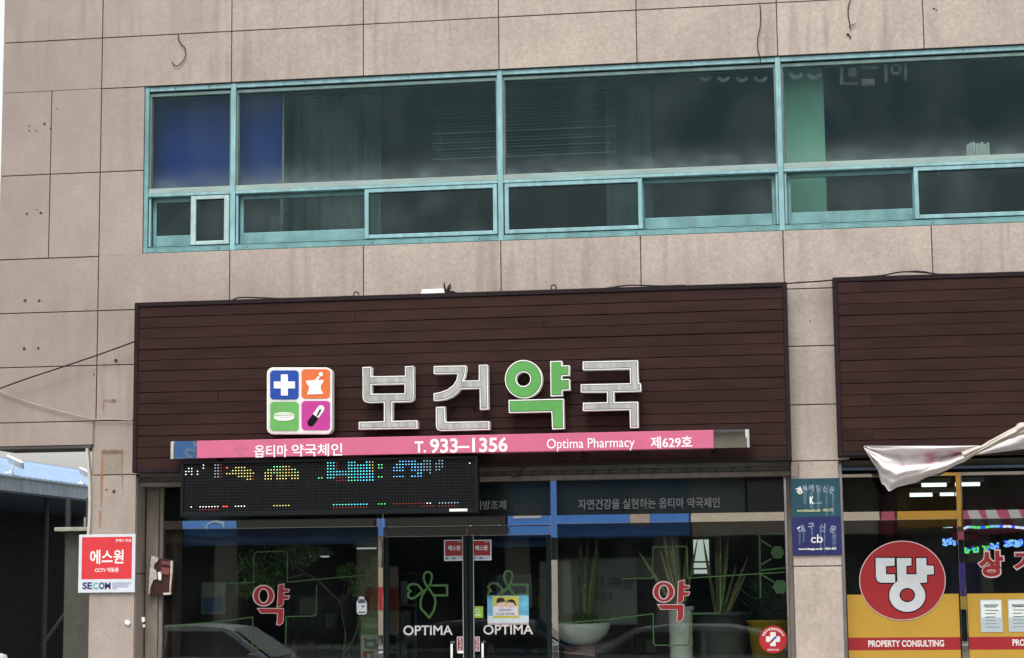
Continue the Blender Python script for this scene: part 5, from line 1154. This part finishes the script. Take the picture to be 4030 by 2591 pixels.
# office interior
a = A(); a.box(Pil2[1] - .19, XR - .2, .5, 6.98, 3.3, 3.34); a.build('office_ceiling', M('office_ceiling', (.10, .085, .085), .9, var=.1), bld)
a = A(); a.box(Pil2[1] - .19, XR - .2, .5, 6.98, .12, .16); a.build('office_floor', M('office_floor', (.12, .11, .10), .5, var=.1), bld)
OFL = M('office_fluorescent', (.92, 1, .97), .5, var=0, emit=1.1)
for (q, lb) in (((1053, 212, 1242, 243), 'long lit tube light in the office ceiling just left of the mullion, upper row'), ((960, 287, 1135, 318), 'lit tube light in the office ceiling, lower left one'), ((1192, 284, 1300, 313), 'short lit tube light in the office ceiling, lower one touching the mullion'), ((1352, 207, 1495, 238), 'lit tube light in the office ceiling right of the mullion')):
    X0, X1, Z0, Z1 = rc(*c5b(*q[:2]), *c5b(*q[2:]), 3.0 if q[1] < 250 else 4.4)
    tube_light(*c5b(q[0], q[1] + 3), *c5b(q[2], q[3] - 3), 2.6 if q[1] < 250 else 3.6, lb, 'tube lights in the property office', OFL)
def led_string(pts, cols, Y, label, r0=.014):
    t = thing('led_string', tuple(at(*c5b(*pts[0]), Y)), label, 'led lights', 'coloured led lights in the office window')
    for i in range(len(pts) - 1):
        c = cols[i % len(cols)]
        a = A(); p0, p1 = at(*c5b(*pts[i]), Y), at(*c5b(*pts[i + 1]), Y); a.tube([p0.lerp(p1, .06), p0.lerp(p1, .94)], r0, 6)
        nm = 'led_' + c; mt = bpy.data.materials.get(nm) or M(nm, {'w': (.75, .78, 1), 'g': (.12, 1, .25), 'b': (.03, .06, 1), 'c': (.25, .6, 1)}[c], .5, var=0, emit={'w': .75, 'g': .6, 'b': .9, 'c': .7}[c])
        a.build('lamp_segment', mt, t)
    A().tube([at(*c5b(*p), Y + .02) for p in pts], .004, 4).build('cord', CABLE, t)
led_string([(1372, 563), (1388, 549), (1408, 546), (1430, 546), (1470, 551), (1500, 549), (1535, 549), (1572, 543), (1610, 540), (1645, 541), (1668, 543), (1705, 540), (1738, 545), (1758, 547), (1800, 551), (1850, 556)], ['w', 'w', 'c', 'g', 'g', 'b', 'g', 'c', 'c', 'b', 'w', 'w', 'b', 'w', 'w'], .62, 'glowing blue and green light string across the right office pane, upper one')
led_string([(1215, 552), (1240, 551), (1262, 549), (1290, 549)], ['g', 'w', 'w'], .62, 'very faint short light string on the left office pane', .004)
def led_blob(rows, Y, label):
    t = thing('led_sign', tuple(at(*c5b(rows[0][0], rows[0][1]), Y)), label, 'led sign', 'coloured led signs in the office window')
    for (x, y, w_, h_, c) in rows:
        nx, ny = max(2, int(w_ / 11)), max(2, int(h_ / 11))
        for i in range(nx):
            for j in range(ny):
                if random.random() < .22: continue
                p = at(*c5b(x + w_ * (i + .5) / nx, y + h_ * (j + .5) / ny + 6 * math.sin(i)), Y); a = A(); s = .0125
                cc = c if random.random() < .8 else 'b'
                a.box(p.x - s, p.x + s, Y, Y + .006, p.z - s * .8, p.z + s * .8); a.build('diode_cell', bpy.data.materials['led_' + cc], t)
    xs_ = [r_[0] for r_ in rows] + [r_[0] + r_[2] for r_ in rows]; ys_ = [r_[1] for r_ in rows] + [r_[1] + r_[3] for r_ in rows]
    X0, X1, Z0, Z1 = rc(*c5b(min(xs_) - 6, min(ys_) - 6), *c5b(max(xs_) + 6, max(ys_) + 8), Y); A().box(X0, X1, Y + .01, Y + .03, Z0, Z1).build('back_plate', BLACK, t)
led_blob([(1214, 636, 66, 48, 'c'), (1288, 648, 20, 34, 'c')], .62, 'small blue led characters at the right of the left office pane')
led_blob([(1375, 700, 45, 42, 'g'), (1435, 696, 50, 40, 'g'), (1515, 686, 50, 32, 'g'), (1575, 668, 62, 42, 'c')], .62, 'green and blue led characters left of the word 상가')
led_blob([(1678, 648, 66, 45, 'c'), (1752, 644, 66, 50, 'c')], .66, 'blue led characters above the word 상가 at the picture edge')
curtain(at(3440, 2200, 2.5).x, at(3590, 2200, 2.5).x, 2.5, .2, 3.2, M('maroon_curtain', (.07, .03, .035), .8, var=.2), 'dim maroon curtain deep inside the property office', 'maroon_curtain')
t = thing('office_desk', (5.0, 2.2, .16), 'dark office desk with a low screen behind the yellow film', 'desk')
A().box(4.0, 6.2, 2.0, 2.7, .86, .90).build('desk_top', SHELF, t, bevel=.004)
for x, y in ((4.05, 2.05), (6.1, 2.05), (4.05, 2.6), (6.1, 2.6)): A().box(x, x + .05, y, y + .05, .16, .86).build('leg', BLACK, t)
A().box(4.7, 5.3, 2.3, 2.34, .98, 1.36).build('monitor', BLACK, t, bevel=.006); A().box(4.95, 5.05, 2.3, 2.4, .9, .98).build('monitor_stand', BLACK, t)

# ------------------------------------------------------------------ torn banner cloth
def lerp(a, b, u): return a + (b - a) * u
def poly_at(P, u):
    k = u * (len(P) - 1); i = min(int(k), len(P) - 2); f_ = k - i
    return (lerp(P[i][0], P[i + 1][0], f_), lerp(P[i][1], P[i + 1][1], f_))
cB = lambda x, y: (3350 + x * .28381, 1600 + y * .28381)
Y = -.52
t = thing('torn_banner', (at(*cB(195, 570), Y).x, Y, at(*cB(520, 1185), Y).z), 'torn greyish white banner cloth hanging twisted below the right brown board', 'banner')
m, tt, b_ = newm('banner_cloth')
tc = tt.nodes.new('ShaderNodeUVMap'); sp = tt.nodes.new('ShaderNodeSeparateXYZ'); tt.links.new(tc.outputs[0], sp.inputs[0])
pinkf = math_n(tt, 'MULTIPLY', ramp(tt, noise(tt, 5, 3), .45, .62), math_n(tt, 'MULTIPLY', ramp(tt, sp.outputs[1], .10, .2), ramp(tt, sp.outputs[1], .68, .55)))
pinkf = math_n(tt, 'MULTIPLY', pinkf, math_n(tt, 'MULTIPLY', ramp(tt, sp.outputs[0], .22, .3), .95))
cl_ = mixc(tt, pinkf, (.62, .585, .58), (.50, .25, .32)); cl_ = mixc(tt, ramp(tt, noise(tt, 6, 4), .45, .75, 0, .3), cl_, (.45, .42, .40)); tt.links.new(cl_, b_.inputs['Base Color']); b_.inputs['Roughness'].default_value = .95; b_.inputs['Specular IOR Level'].default_value = .05
bn_ = tt.nodes.new('ShaderNodeBump'); bn_.inputs['Strength'].default_value = .8; bn_.inputs['Distance'].default_value = .04
tt.links.new(noise(tt, 5, 6, (1, 1, 1.6)), bn_.inputs['Height']); tt.links.new(bn_.outputs[0], b_.inputs['Normal'])
CLOTH = m
def sheet(top, bot, depthf, nu, nv, name, mat, dz=None):
    v = []; f = []; uv = []
    for i in range(nu + 1):
        u = i / nu; A_, B_ = poly_at(top, u), poly_at(bot, u)
        for j in range(nv + 1):
            w_ = j / nv; x, y = lerp(A_[0], B_[0], w_), lerp(A_[1], B_[1], w_)
            if dz: y += dz(u, w_)
            v.append(tuple(at(*cB(x, y), Y + depthf(u, w_)))); uv.append((u, w_))
    for i in range(nu):
        for j in range(nv): f.append((i * (nv + 1) + j, (i + 1) * (nv + 1) + j, (i + 1) * (nv + 1) + j + 1, i * (nv + 1) + j + 1))
    o = A().add(v, f).build(name, mat, t, smooth=True)
    ul = o.data.uv_layers.new(name='UVMap')
    for p in o.data.polygons:
        for li in p.loop_indices: ul.data[li].uv = uv[o.data.loops[li].vertex_index]
    md = o.modifiers.new('thick', 'SOLIDIFY'); md.thickness = .003
    return o
top = [(178, 548), (500, 548), (900, 550), (1300, 552), (1600, 550), (1810, 545)]
bot = [(178, 575), (290, 760), (370, 880), (400, 1010), (425, 1075), (465, 1100), (520, 1185), (640, 1120), (780, 1085), (900, 1060), (1040, 985), (1150, 955), (1310, 890), (1450, 810), (1560, 770), (1640, 720), (1720, 655), (1810, 560)]
def dep(u, w_):
    s = .085 * math.sin(w_ * 9.5 - .6 - 2.2 * u) * min(1, 3 * u + .05) * min(1, (1 - u) * 2.2 + .12)
    s += .022 * math.sin(w_ * 26 + 5 * u) * (1 - u * .5) + .045 * math.sin(u * 17 + w_ * 5) * w_ * (1 - u)
    return s
sheet(top, bot, dep, 90, 44, 'hanging_flap', CLOTH)
sheet([(1520, 640), (1700, 570), (1810, 545), (1900, 485), (2060, 400), (2200, 325), (2270, 290), (2310, 238), (2345, 225), (2460, 226), (2700, 120)], [(1600, 740), (1720, 668), (1850, 600), (1960, 548), (2060, 500), (2180, 455), (2270, 430), (2330, 400), (2400, 385), (2500, 350), (2800, 260)], lambda u, w_: -.10 - .07 * math.sin(w_ * math.pi) + .02 * math.sin(w_ * 13 + u * 8), 40, 14, 'twisted_roll', M('beige_cloth', (.50, .46, .40), .95, var=.2, scale=7, spec=.05, bump=.8, bscale=12))
sheet([(1700, 660), (1900, 575), (2060, 505), (2180, 460), (2330, 405), (2500, 355), (2800, 270)], [(1710, 672), (1830, 660), (1960, 645), (2180, 615), (2380, 590), (2500, 580), (2800, 560)], lambda u, w_: .02 + .05 * math.sin(w_ * 6 + u * 3) , 30, 14, 'lower_flap', M('grey_white_cloth', (.56, .54, .54), .95, var=.15, scale=6, spec=.05, bump=.6, bscale=10))
p = at(*cB(195, 568), Y - .03); A().tube([(p.x, p.y, p.z), (p.x, p.y + .012, p.z)], .012, 12).build('grommet', BLACK, t)
A().tube([at(*cB(195, 568), Y - .02), at(*cB(180, 540), -.38), at(*cB(165, 520), -.235)], .003, 5).build('cord', CABLE, t)
A().tube([at(*cB(2700, 140), Y - .1), at(*cB(2900, 60), -.4), at(*cB(3100, 0), -.235)], .004, 5).build('cord', CABLE, t)

# ------------------------------------------------------------------ the alley at left
def alley():
    # blue metal roofed shed behind
    a0, a1 = at(0, 1876, 9.0), at(346, 1923, 13.1); zE = (a0.z + a1.z) / 2
    d = Vector((a1.x - a0.x, a1.y - a0.y, 0)).normalized(); n = Vector((-d.y, d.x, 0))
    P0 = Vector((a0.x, a0.y, zE)) - d * 8; P1 = Vector((a1.x, a1.y, zE)) + d * 8
    t = thing('blue_roof_shed', tuple(Vector((P0.x, P0.y, 0))), 'dark open shed with a pale blue metal roof in the alley at left', 'shed')
    RF = M('pale_blue_roof_sheet', (.22, .32, .46), .55, var=.12, scale=2, dirt=.15, dcol=(.2, .25, .3)); FA = M('weathered_blue_fascia', (.32, .40, .47), .5, var=.2, scale=8, stretch=(2, 2, .5), dirt=.5, dcol=(.12, .16, .2))
    rise = .62; dist = 2.0; L_ = (P1 - P0).length; v = []; f = []; nn = int(L_ / .06)
    for i in range(nn + 1):
        c = P0 + d * L_ * i / nn; up = .025 * (1 if (i // 2) % 2 else 0)
        v += [tuple(c + Vector((0, 0, .02 + up)) - n * .1), tuple(c + n * dist + Vector((0, 0, rise + up)))]
    for i in range(nn): f.append((2 * i, 2 * i + 2, 2 * i + 3, 2 * i + 1))
    A().add(v, f).build('roof_sheet', RF, t)
    def slab(off0, off1, z0, z1, nm, mt):
        q = [P0 + n * off0, P1 + n * off0, P1 + n * off1, P0 + n * off1]
        v = [(p.x, p.y, zE + z0) for p in q] + [(p.x, p.y, zE + z1) for p in q]
        A().add(v, [(0, 1, 2, 3), (7, 6, 5, 4), (0, 4, 5, 1), (1, 5, 6, 2), (2, 6, 7, 3), (3, 7, 4, 0)]).build(nm, mt, t)
    hF = at(0, 1876, 9.0).z - at(0, 1930, 9.0).z
    slab(-.12, -.10, -hF, 0.0, 'fascia', FA); slab(-.16, -.12, .0, .03, 'gutter_edge', M('roof_edge_blue', (.40, .52, .62), .4, var=.1))
    slab(-.10, 3.0, -hF - .03, -hF + .01, 'soffit', M('blue_soffit', (.07, .10, .14), .6, var=.2)); slab(3.0, 3.1, -zE, -hF - .03, 'back_wall', M('shed_dark_wall', (.02, .024, .028), .9, var=.3))
    slab(dist, dist + .05, rise - .05, rise + .03, 'ridge_cap', RF); slab(dist + .05, 3.1, -hF, rise - .06, 'rear_fill', FA)
    for px_ in (90, 178, 262):
        p = at(px_, 2200, 10.5); A().tube([(p.x, p.y + 1, 0), (p.x, p.y + 1, zE - hF - .03)], .05, 8).build('post', M('shed_post', (.06, .065, .065), .7, var=.1) if not bpy.data.materials.get('shed_post') else bpy.data.materials['shed_post'], t)
    p, q = at(175, 2530, 10.5), at(265, 2400, 10.5); A().tube([(p.x, p.y, p.z), (q.x, q.y, q.z)], .03, 6).build('brace', bpy.data.materials['shed_post'], t)
    for k in range(26):
        p = P0 + d * (L_ * k / 26) - n * .125
    # floodlights on the roof edge
    for (hx, hy, fx, fy, Yl, lb) in ((105, 205, 60, 275, 9.4, 'white floodlight on the blue shed roof, left of two'), (575, 275, 548, 350, 12.6, 'white floodlight on the blue shed roof by the pillar')):
        c = at(*c1b(hx, hy), Yl); fo = at(*c1b(fx, fy), Yl); k = Yl / 9.4 * 1.05 if Yl > 10 else 1
        g_ = thing('floodlight', tuple(fo), lb, 'floodlight', 'floodlights on the shed roof')
        W_ = .15 if hx < 300 else .10
        A().add([tuple(Vector(c) + Matrix.Rotation(rad(24), 3, 'Y') @ Matrix.Rotation(rad(-32), 3, 'X') @ Vector((sx * W_, sy * .10, sz * .02))) for sz in (-1, 1) for sy in (-1, 1) for sx in (-1, 1)], [(0, 2, 3, 1), (4, 5, 7, 6), (0, 1, 5, 4), (2, 6, 7, 3), (0, 4, 6, 2), (1, 3, 7, 5)]).build('lamp_head', WHITE, g_, bevel=.006)
        A().tube([(c.x, Yl, c.z - .03), (c.x - .06, Yl, c.z - .12), (fo.x, Yl, fo.z)], .012, 6).build('bracket', WHITE, g_); A().box(fo.x - .05, fo.x + .07, Yl - .04, Yl + .04, fo.z - .02, fo.z + .01).build('base', WHITE, g_)
    # side store with cap
    X0, X1, Z0, Z1 = rc(258, 2093, 420, 2591, 4.0); t = thing('alley_store', (X0, 4.0, 0), 'grey olive store wall with a pale flat cap in the alley', 'store')
    A().box(X0, X1 + .3, 4.0, 6.0, 0, Z1).build('wall', M('olive_grey_wall', (.075, .075, .06), .8, var=.15), t)
    A().box(X0 - .10, X1 + .35, 3.85, 6.1, Z1 + .002, Z1 + .055).build('cap', M('pale_cap', (.36, .36, .30), .7, var=.2), t, bevel=.005)
    # far dark wall closing the alley
    A_ = A(); A_.box(-30, -3.6, 22, 22.3, 0, 3.4); tag(A_.build('alley_wall', M('far_wall', (.03, .033, .036), .9, var=.2), None), 'dark wall closing the far end of the alley', 'wall')
    p = at(6, 2572, 2.0); A_ = A(); A_.lathe((p.x - .03, 2.0, p.z - .95), [(.10, 0), (.12, .4), (.12, .86), (.09, .93), (.03, .95)], 14); tag(A_.build('white_sack', M('white_sack', (.5, .5, .48), .7, var=.2), None, smooth=True), 'top of a white sack at the lower left corner of the picture', 'sack')
alley()

# ------------------------------------------------------------------ across the street (seen only in the glass and steel)
YO = -38.0; YV = 2 * YS - YO
def opp(x0, y0, x1, y1):      # photo position of the mirrored thing -> its real X,Z on the far side of the street
    a, b = at(x0, y0, YV), at(x1, y1, YV); return a.x, b.x, b.z, a.z
ob = thing('opposite_building', (0, YO - .5, 0), 'cream shop row across the street, seen mirrored in the steel frames', 'building')
CREAM = M('cream_wall', (.52, .46, .37), .8, var=.08, scale=1.5)
A().box(-26, 34, YO - 7, YO - .4, 0, 6.4).build('wall', CREAM, ob)
A().box(-26.3, 34.3, YO - 7.2, YO - .1, 6.4, 6.7).build('parapet', M('parapet_grey', (.3, .3, .3), .8, var=.1), ob)
DKW = M('dark_shop_glass', (.02, .025, .03), .2, var=.1)
for k in range(12):
    x = -24 + k * 4.7; A().box(x, x + 3.9, YO - .41, YO - .36, .1, 3.35).build('shop_window', DKW, ob)  # dark windows enlarged to deepen what the panes reflect
def fascia(rect, col, label, name='far_shop_sign', words=None, wcol=WHITE, yy=0):
    X0, X1, Z0, Z1 = rect; t = thing(name, ((X0 + X1) / 2, YO, Z0), label, 'sign', 'signs across the street')
    A().box(X0, X1, YO - .35, YO - .05 + yy, Z0, Z1).build('box', M('far_sign_%d' % len(bpy.data.materials), col, .5, var=.05), t)
    if words:
        for (u0, u1, pts) in words: pass
    return t
BL = (.10, .29, .78)
fascia(opp(934, 1925, 1470, 2108), (.05, .045, .03), 'dark olive shop front across the street mirrored in the left transom')
fascia(opp(1486, 2040, 1516, 2108), BL, 'small blue sign across the street mirrored at the top of the left mullion')
fascia(opp(1520, 1925, 1990, 2108), (.045, .04, .035), 'dark shop front across the street mirrored above the doors')
t = fascia(opp(1997, 1900, 2712, 2108), BL, 'long blue sign across the street mirrored in the middle frames')
X0, X1, Z0, Z1 = opp(2478, 1925, 2558, 2108); A().box(X0, X1, YO - .05, YO - .02, Z0 + .3, Z1).build('portrait_patch', M('skin_patch', (.62, .47, .38), .6, var=.25, scale=3), t)
X0, X1, Z0, Z1 = opp(2020, 1985, 2130, 2040); A().box(X0, X1, YO - .05, YO - .02, Z0, Z1).build('white_stripe', WHITE, t)
t = fascia(opp(722, 1700, 930, 2108), (.13, .33, .76), 'blue banner with white swirls across the street mirrored in the left transom')
a = A()
for k in range(9):
    X0, X1, Z0, Z1 = opp(722, 1700, 930, 2108); cx_ = random.uniform(X0 + .3, X1 - .3); cz_ = Z0 + .25 + k * (Z1 - Z0 - .4) / 9; r_ = random.uniform(.15, .32)
    a.tube([(cx_ + r_ * math.cos(q), YO - .04, cz_ + r_ * .7 * math.sin(q)) for q in [j * .5 for j in range(11)]], .035, 5)
a.build('swirl', M('pale_swirl', (.55, .65, .66), .6, var=.2), t)
fascia(opp(400, 1925, 715, 2108), (.06, .045, .035), 'dark brown shop front across the street mirrored at the far left of the frames')
fascia(opp(2716, 1925, 3462, 2100), (.80, .68, .53), 'cream sign panel across the street mirrored in the right transom')
fascia(opp(3464, 1960, 3522, 2100), (.60, .12, .18), 'small pink panel across the street mirrored left of the orange sign')
fascia(opp(3524, 1850, 3784, 2074), (.85, .45, .07), 'orange sign across the street mirrored in the office mullion')
t = fascia(opp(3790, 1980, 4500, 2092), (.70, .14, .24), 'dark pink sign with slanted white strokes across the street')
for x_ in (3800, 3870, 3960, 4040, 4130):
    X0, X1, Z0, Z1 = opp(x_, 1995, x_ + 44, 2082); a = A(); a.add([(X0, YO - .03, Z1), (X1, YO - .03, Z1), (X1 + .3, YO - .03, Z0), (X0 + .2, YO - .03, Z0), (X0, YO - .05, Z1), (X1, YO - .05, Z1), (X1 + .3, YO - .05, Z0), (X0 + .2, YO - .05, Z0)], [(0, 1, 2, 3), (7, 6, 5, 4), (0, 4, 5, 1), (1, 5, 6, 2), (2, 6, 7, 3), (3, 7, 4, 0)]); a.build('white_stroke', WHITE, t)
fascia(opp(3740, 2094, 3850, 2125), (.52, .09, .16), 'pink panel under the orange sign across the street')
fascia(opp(3740, 2215, 3860, 2345), (.06, .05, .25), 'purple poster across the street mirrored low in the office mullion')
fascia(opp(3740, 2347, 3860, 2398), (.65, .42, .05), 'yellow strip across the street mirrored low in the office mullion')
fascia(opp(1440, 2235, 1560, 2310), (.66, .55, .42), 'cream poster across the street mirrored in the left mullion, upper one')
fascia(opp(1440, 2312, 1560, 2402), (.65, .06, .08), 'red poster across the street mirrored in the left mullion')
fascia(opp(1440, 2404, 1560, 2500), (.66, .55, .42), 'cream poster across the street mirrored in the left mullion, lower one')
fascia(opp(2120, 2205, 2250, 2500), (.68, .62, .50), 'tall cream panel across the street mirrored in the right mullion')
# parked cars between camera and shop, below the view, mirrored in the glass
PAINT = M('white_car_paint', (.78, .79, .80), .25, var=0, spec=.6); TYRE = M('tyre', (.02, .02, .02), .8, var=0); CG = M('car_glass', (.012, .016, .016), .06, var=0, spec=.8)
def car(cx_, cy_, face, label, paint=PAINT, H=1.44):
    t = thing('parked_car', (cx_, cy_, 0), label, 'car', 'cars parked along the street')
    def pr(p): return [(cx_ + face * x, z) for x, z in p]
    low = [(-2.2, .32), (-2.25, .75), (-2.1, .93), (-1.2, .97), (.95, .95), (1.9, .82), (2.2, .65), (2.25, .35)]
    def loft(p, hw0, hw1, z0_, z1_, nm, mt, bev=.03):
        q = pr(p); n = len(q); v = []
        for s in (-1, 1):
            for x, z in q:
                k = max(0, min(1, (z - z0_) / max(.001, z1_ - z0_))); v.append((x, cy_ + s * lerp(hw0, hw1, k), z))
        f = [tuple(range(n)), tuple(reversed(range(n, 2 * n)))] + [(i, i + n, (i + 1) % n + n, (i + 1) % n) for i in range(n)]
        return A().add(v, f).build(nm, mt, t, bevel=bev, seg=2, smooth=False)
    loft(low, .9, .86, .3, .95, 'body', paint)
    loft([(-1.85, .95), (-1.35, H - .12), (-.9, H - .02), (0, H), (.45, H - .05), (1.15, .95)], .80, .58, .95, H, 'roof', paint, .02)
    for s in (-1, 1):
        q = [(-1.6, 1.0), (-1.2, H - .13), (-.55, H - .08), (-.55, 1.0)]; q2_ = [(-.48, 1.0), (-.48, H - .08), (.38, H - .10), (.95, 1.0)]
        for w_ in (q, q2_):
            v = [(cx_ + face * x, cy_ + s * (lerp(.80, .58, (z - .95) / (H - .95)) + .004), z) for x, z in w_]; v2 = [(x, y - s * .02, z) for x, y, z in v]
            A().add(v + v2, [(0, 1, 2, 3), (7, 6, 5, 4), (0, 4, 5, 1), (1, 5, 6, 2), (2, 6, 7, 3), (3, 7, 4, 0)]).build('side_window', CG, t)
        for wx in (-1.4, 1.38):
            a = A(); c = (cx_ + face * wx, cy_ + s * .80, .33); a.tube([(c[0], c[1] - .1, c[2]), (c[0], c[1] + .1, c[2])], .33, 20); wo_ = a.build('wheel', TYRE, t)
            A().tube([(c[0], c[1] - .108, c[2]), (c[0], c[1] + .108, c[2])], .2, 14).build('rim', BRUSHED, wo_)
        A().box(min(cx_ + face * 2.18, cx_ + face * 2.27), max(cx_ + face * 2.18, cx_ + face * 2.27), cy_ + s * .62 - .16, cy_ + s * .62 + .16, .6, .74).build('headlight', WHITE, t, bevel=.01)
        A().box(min(cx_ + face * .85, cx_ + face * 1.0), max(cx_ + face * .85, cx_ + face * 1.0), cy_ + s * .92 - .07, cy_ + s * .92 + .07, .95, 1.06).build('mirror', paint, t, bevel=.02)
    v = [(cx_ + face * 1.13, cy_ - .74, .98), (cx_ + face * 1.13, cy_ + .74, .98), (cx_ + face * .5, cy_ + .56, H - .06), (cx_ + face * .5, cy_ - .56, H - .06)]; v2 = [(x + face * .012, y, z + .012) for x, y, z in v]
    A().add(v2, [(0, 1, 2, 3)]).build('windscreen', CG, t)
    A().tube([(cx_ - 1.5, cy_, .33), (cx_ + 1.5, cy_, .33)], .05, 6).build('underbody', BLACK, t)
YC = -7.0; YCV = 2 * YS - YC
car(at(830, 2440, YCV).x, YC, 1, 'white saloon car mirrored low in the left pharmacy pane', H=1.46)
car(at(2640, 2500, YCV).x, YC, -1, 'silver grey saloon car mirrored low in the right pharmacy pane', M('silver_paint', (.34, .35, .36), .25, var=0), 1.42)
car(at(1960, 2500, YCV).x - .35, YC - 3.2, 1, 'grey car parked further out, mirrored low in the right door', M('grey_paint', (.22, .23, .24), .25, var=0), 1.44)
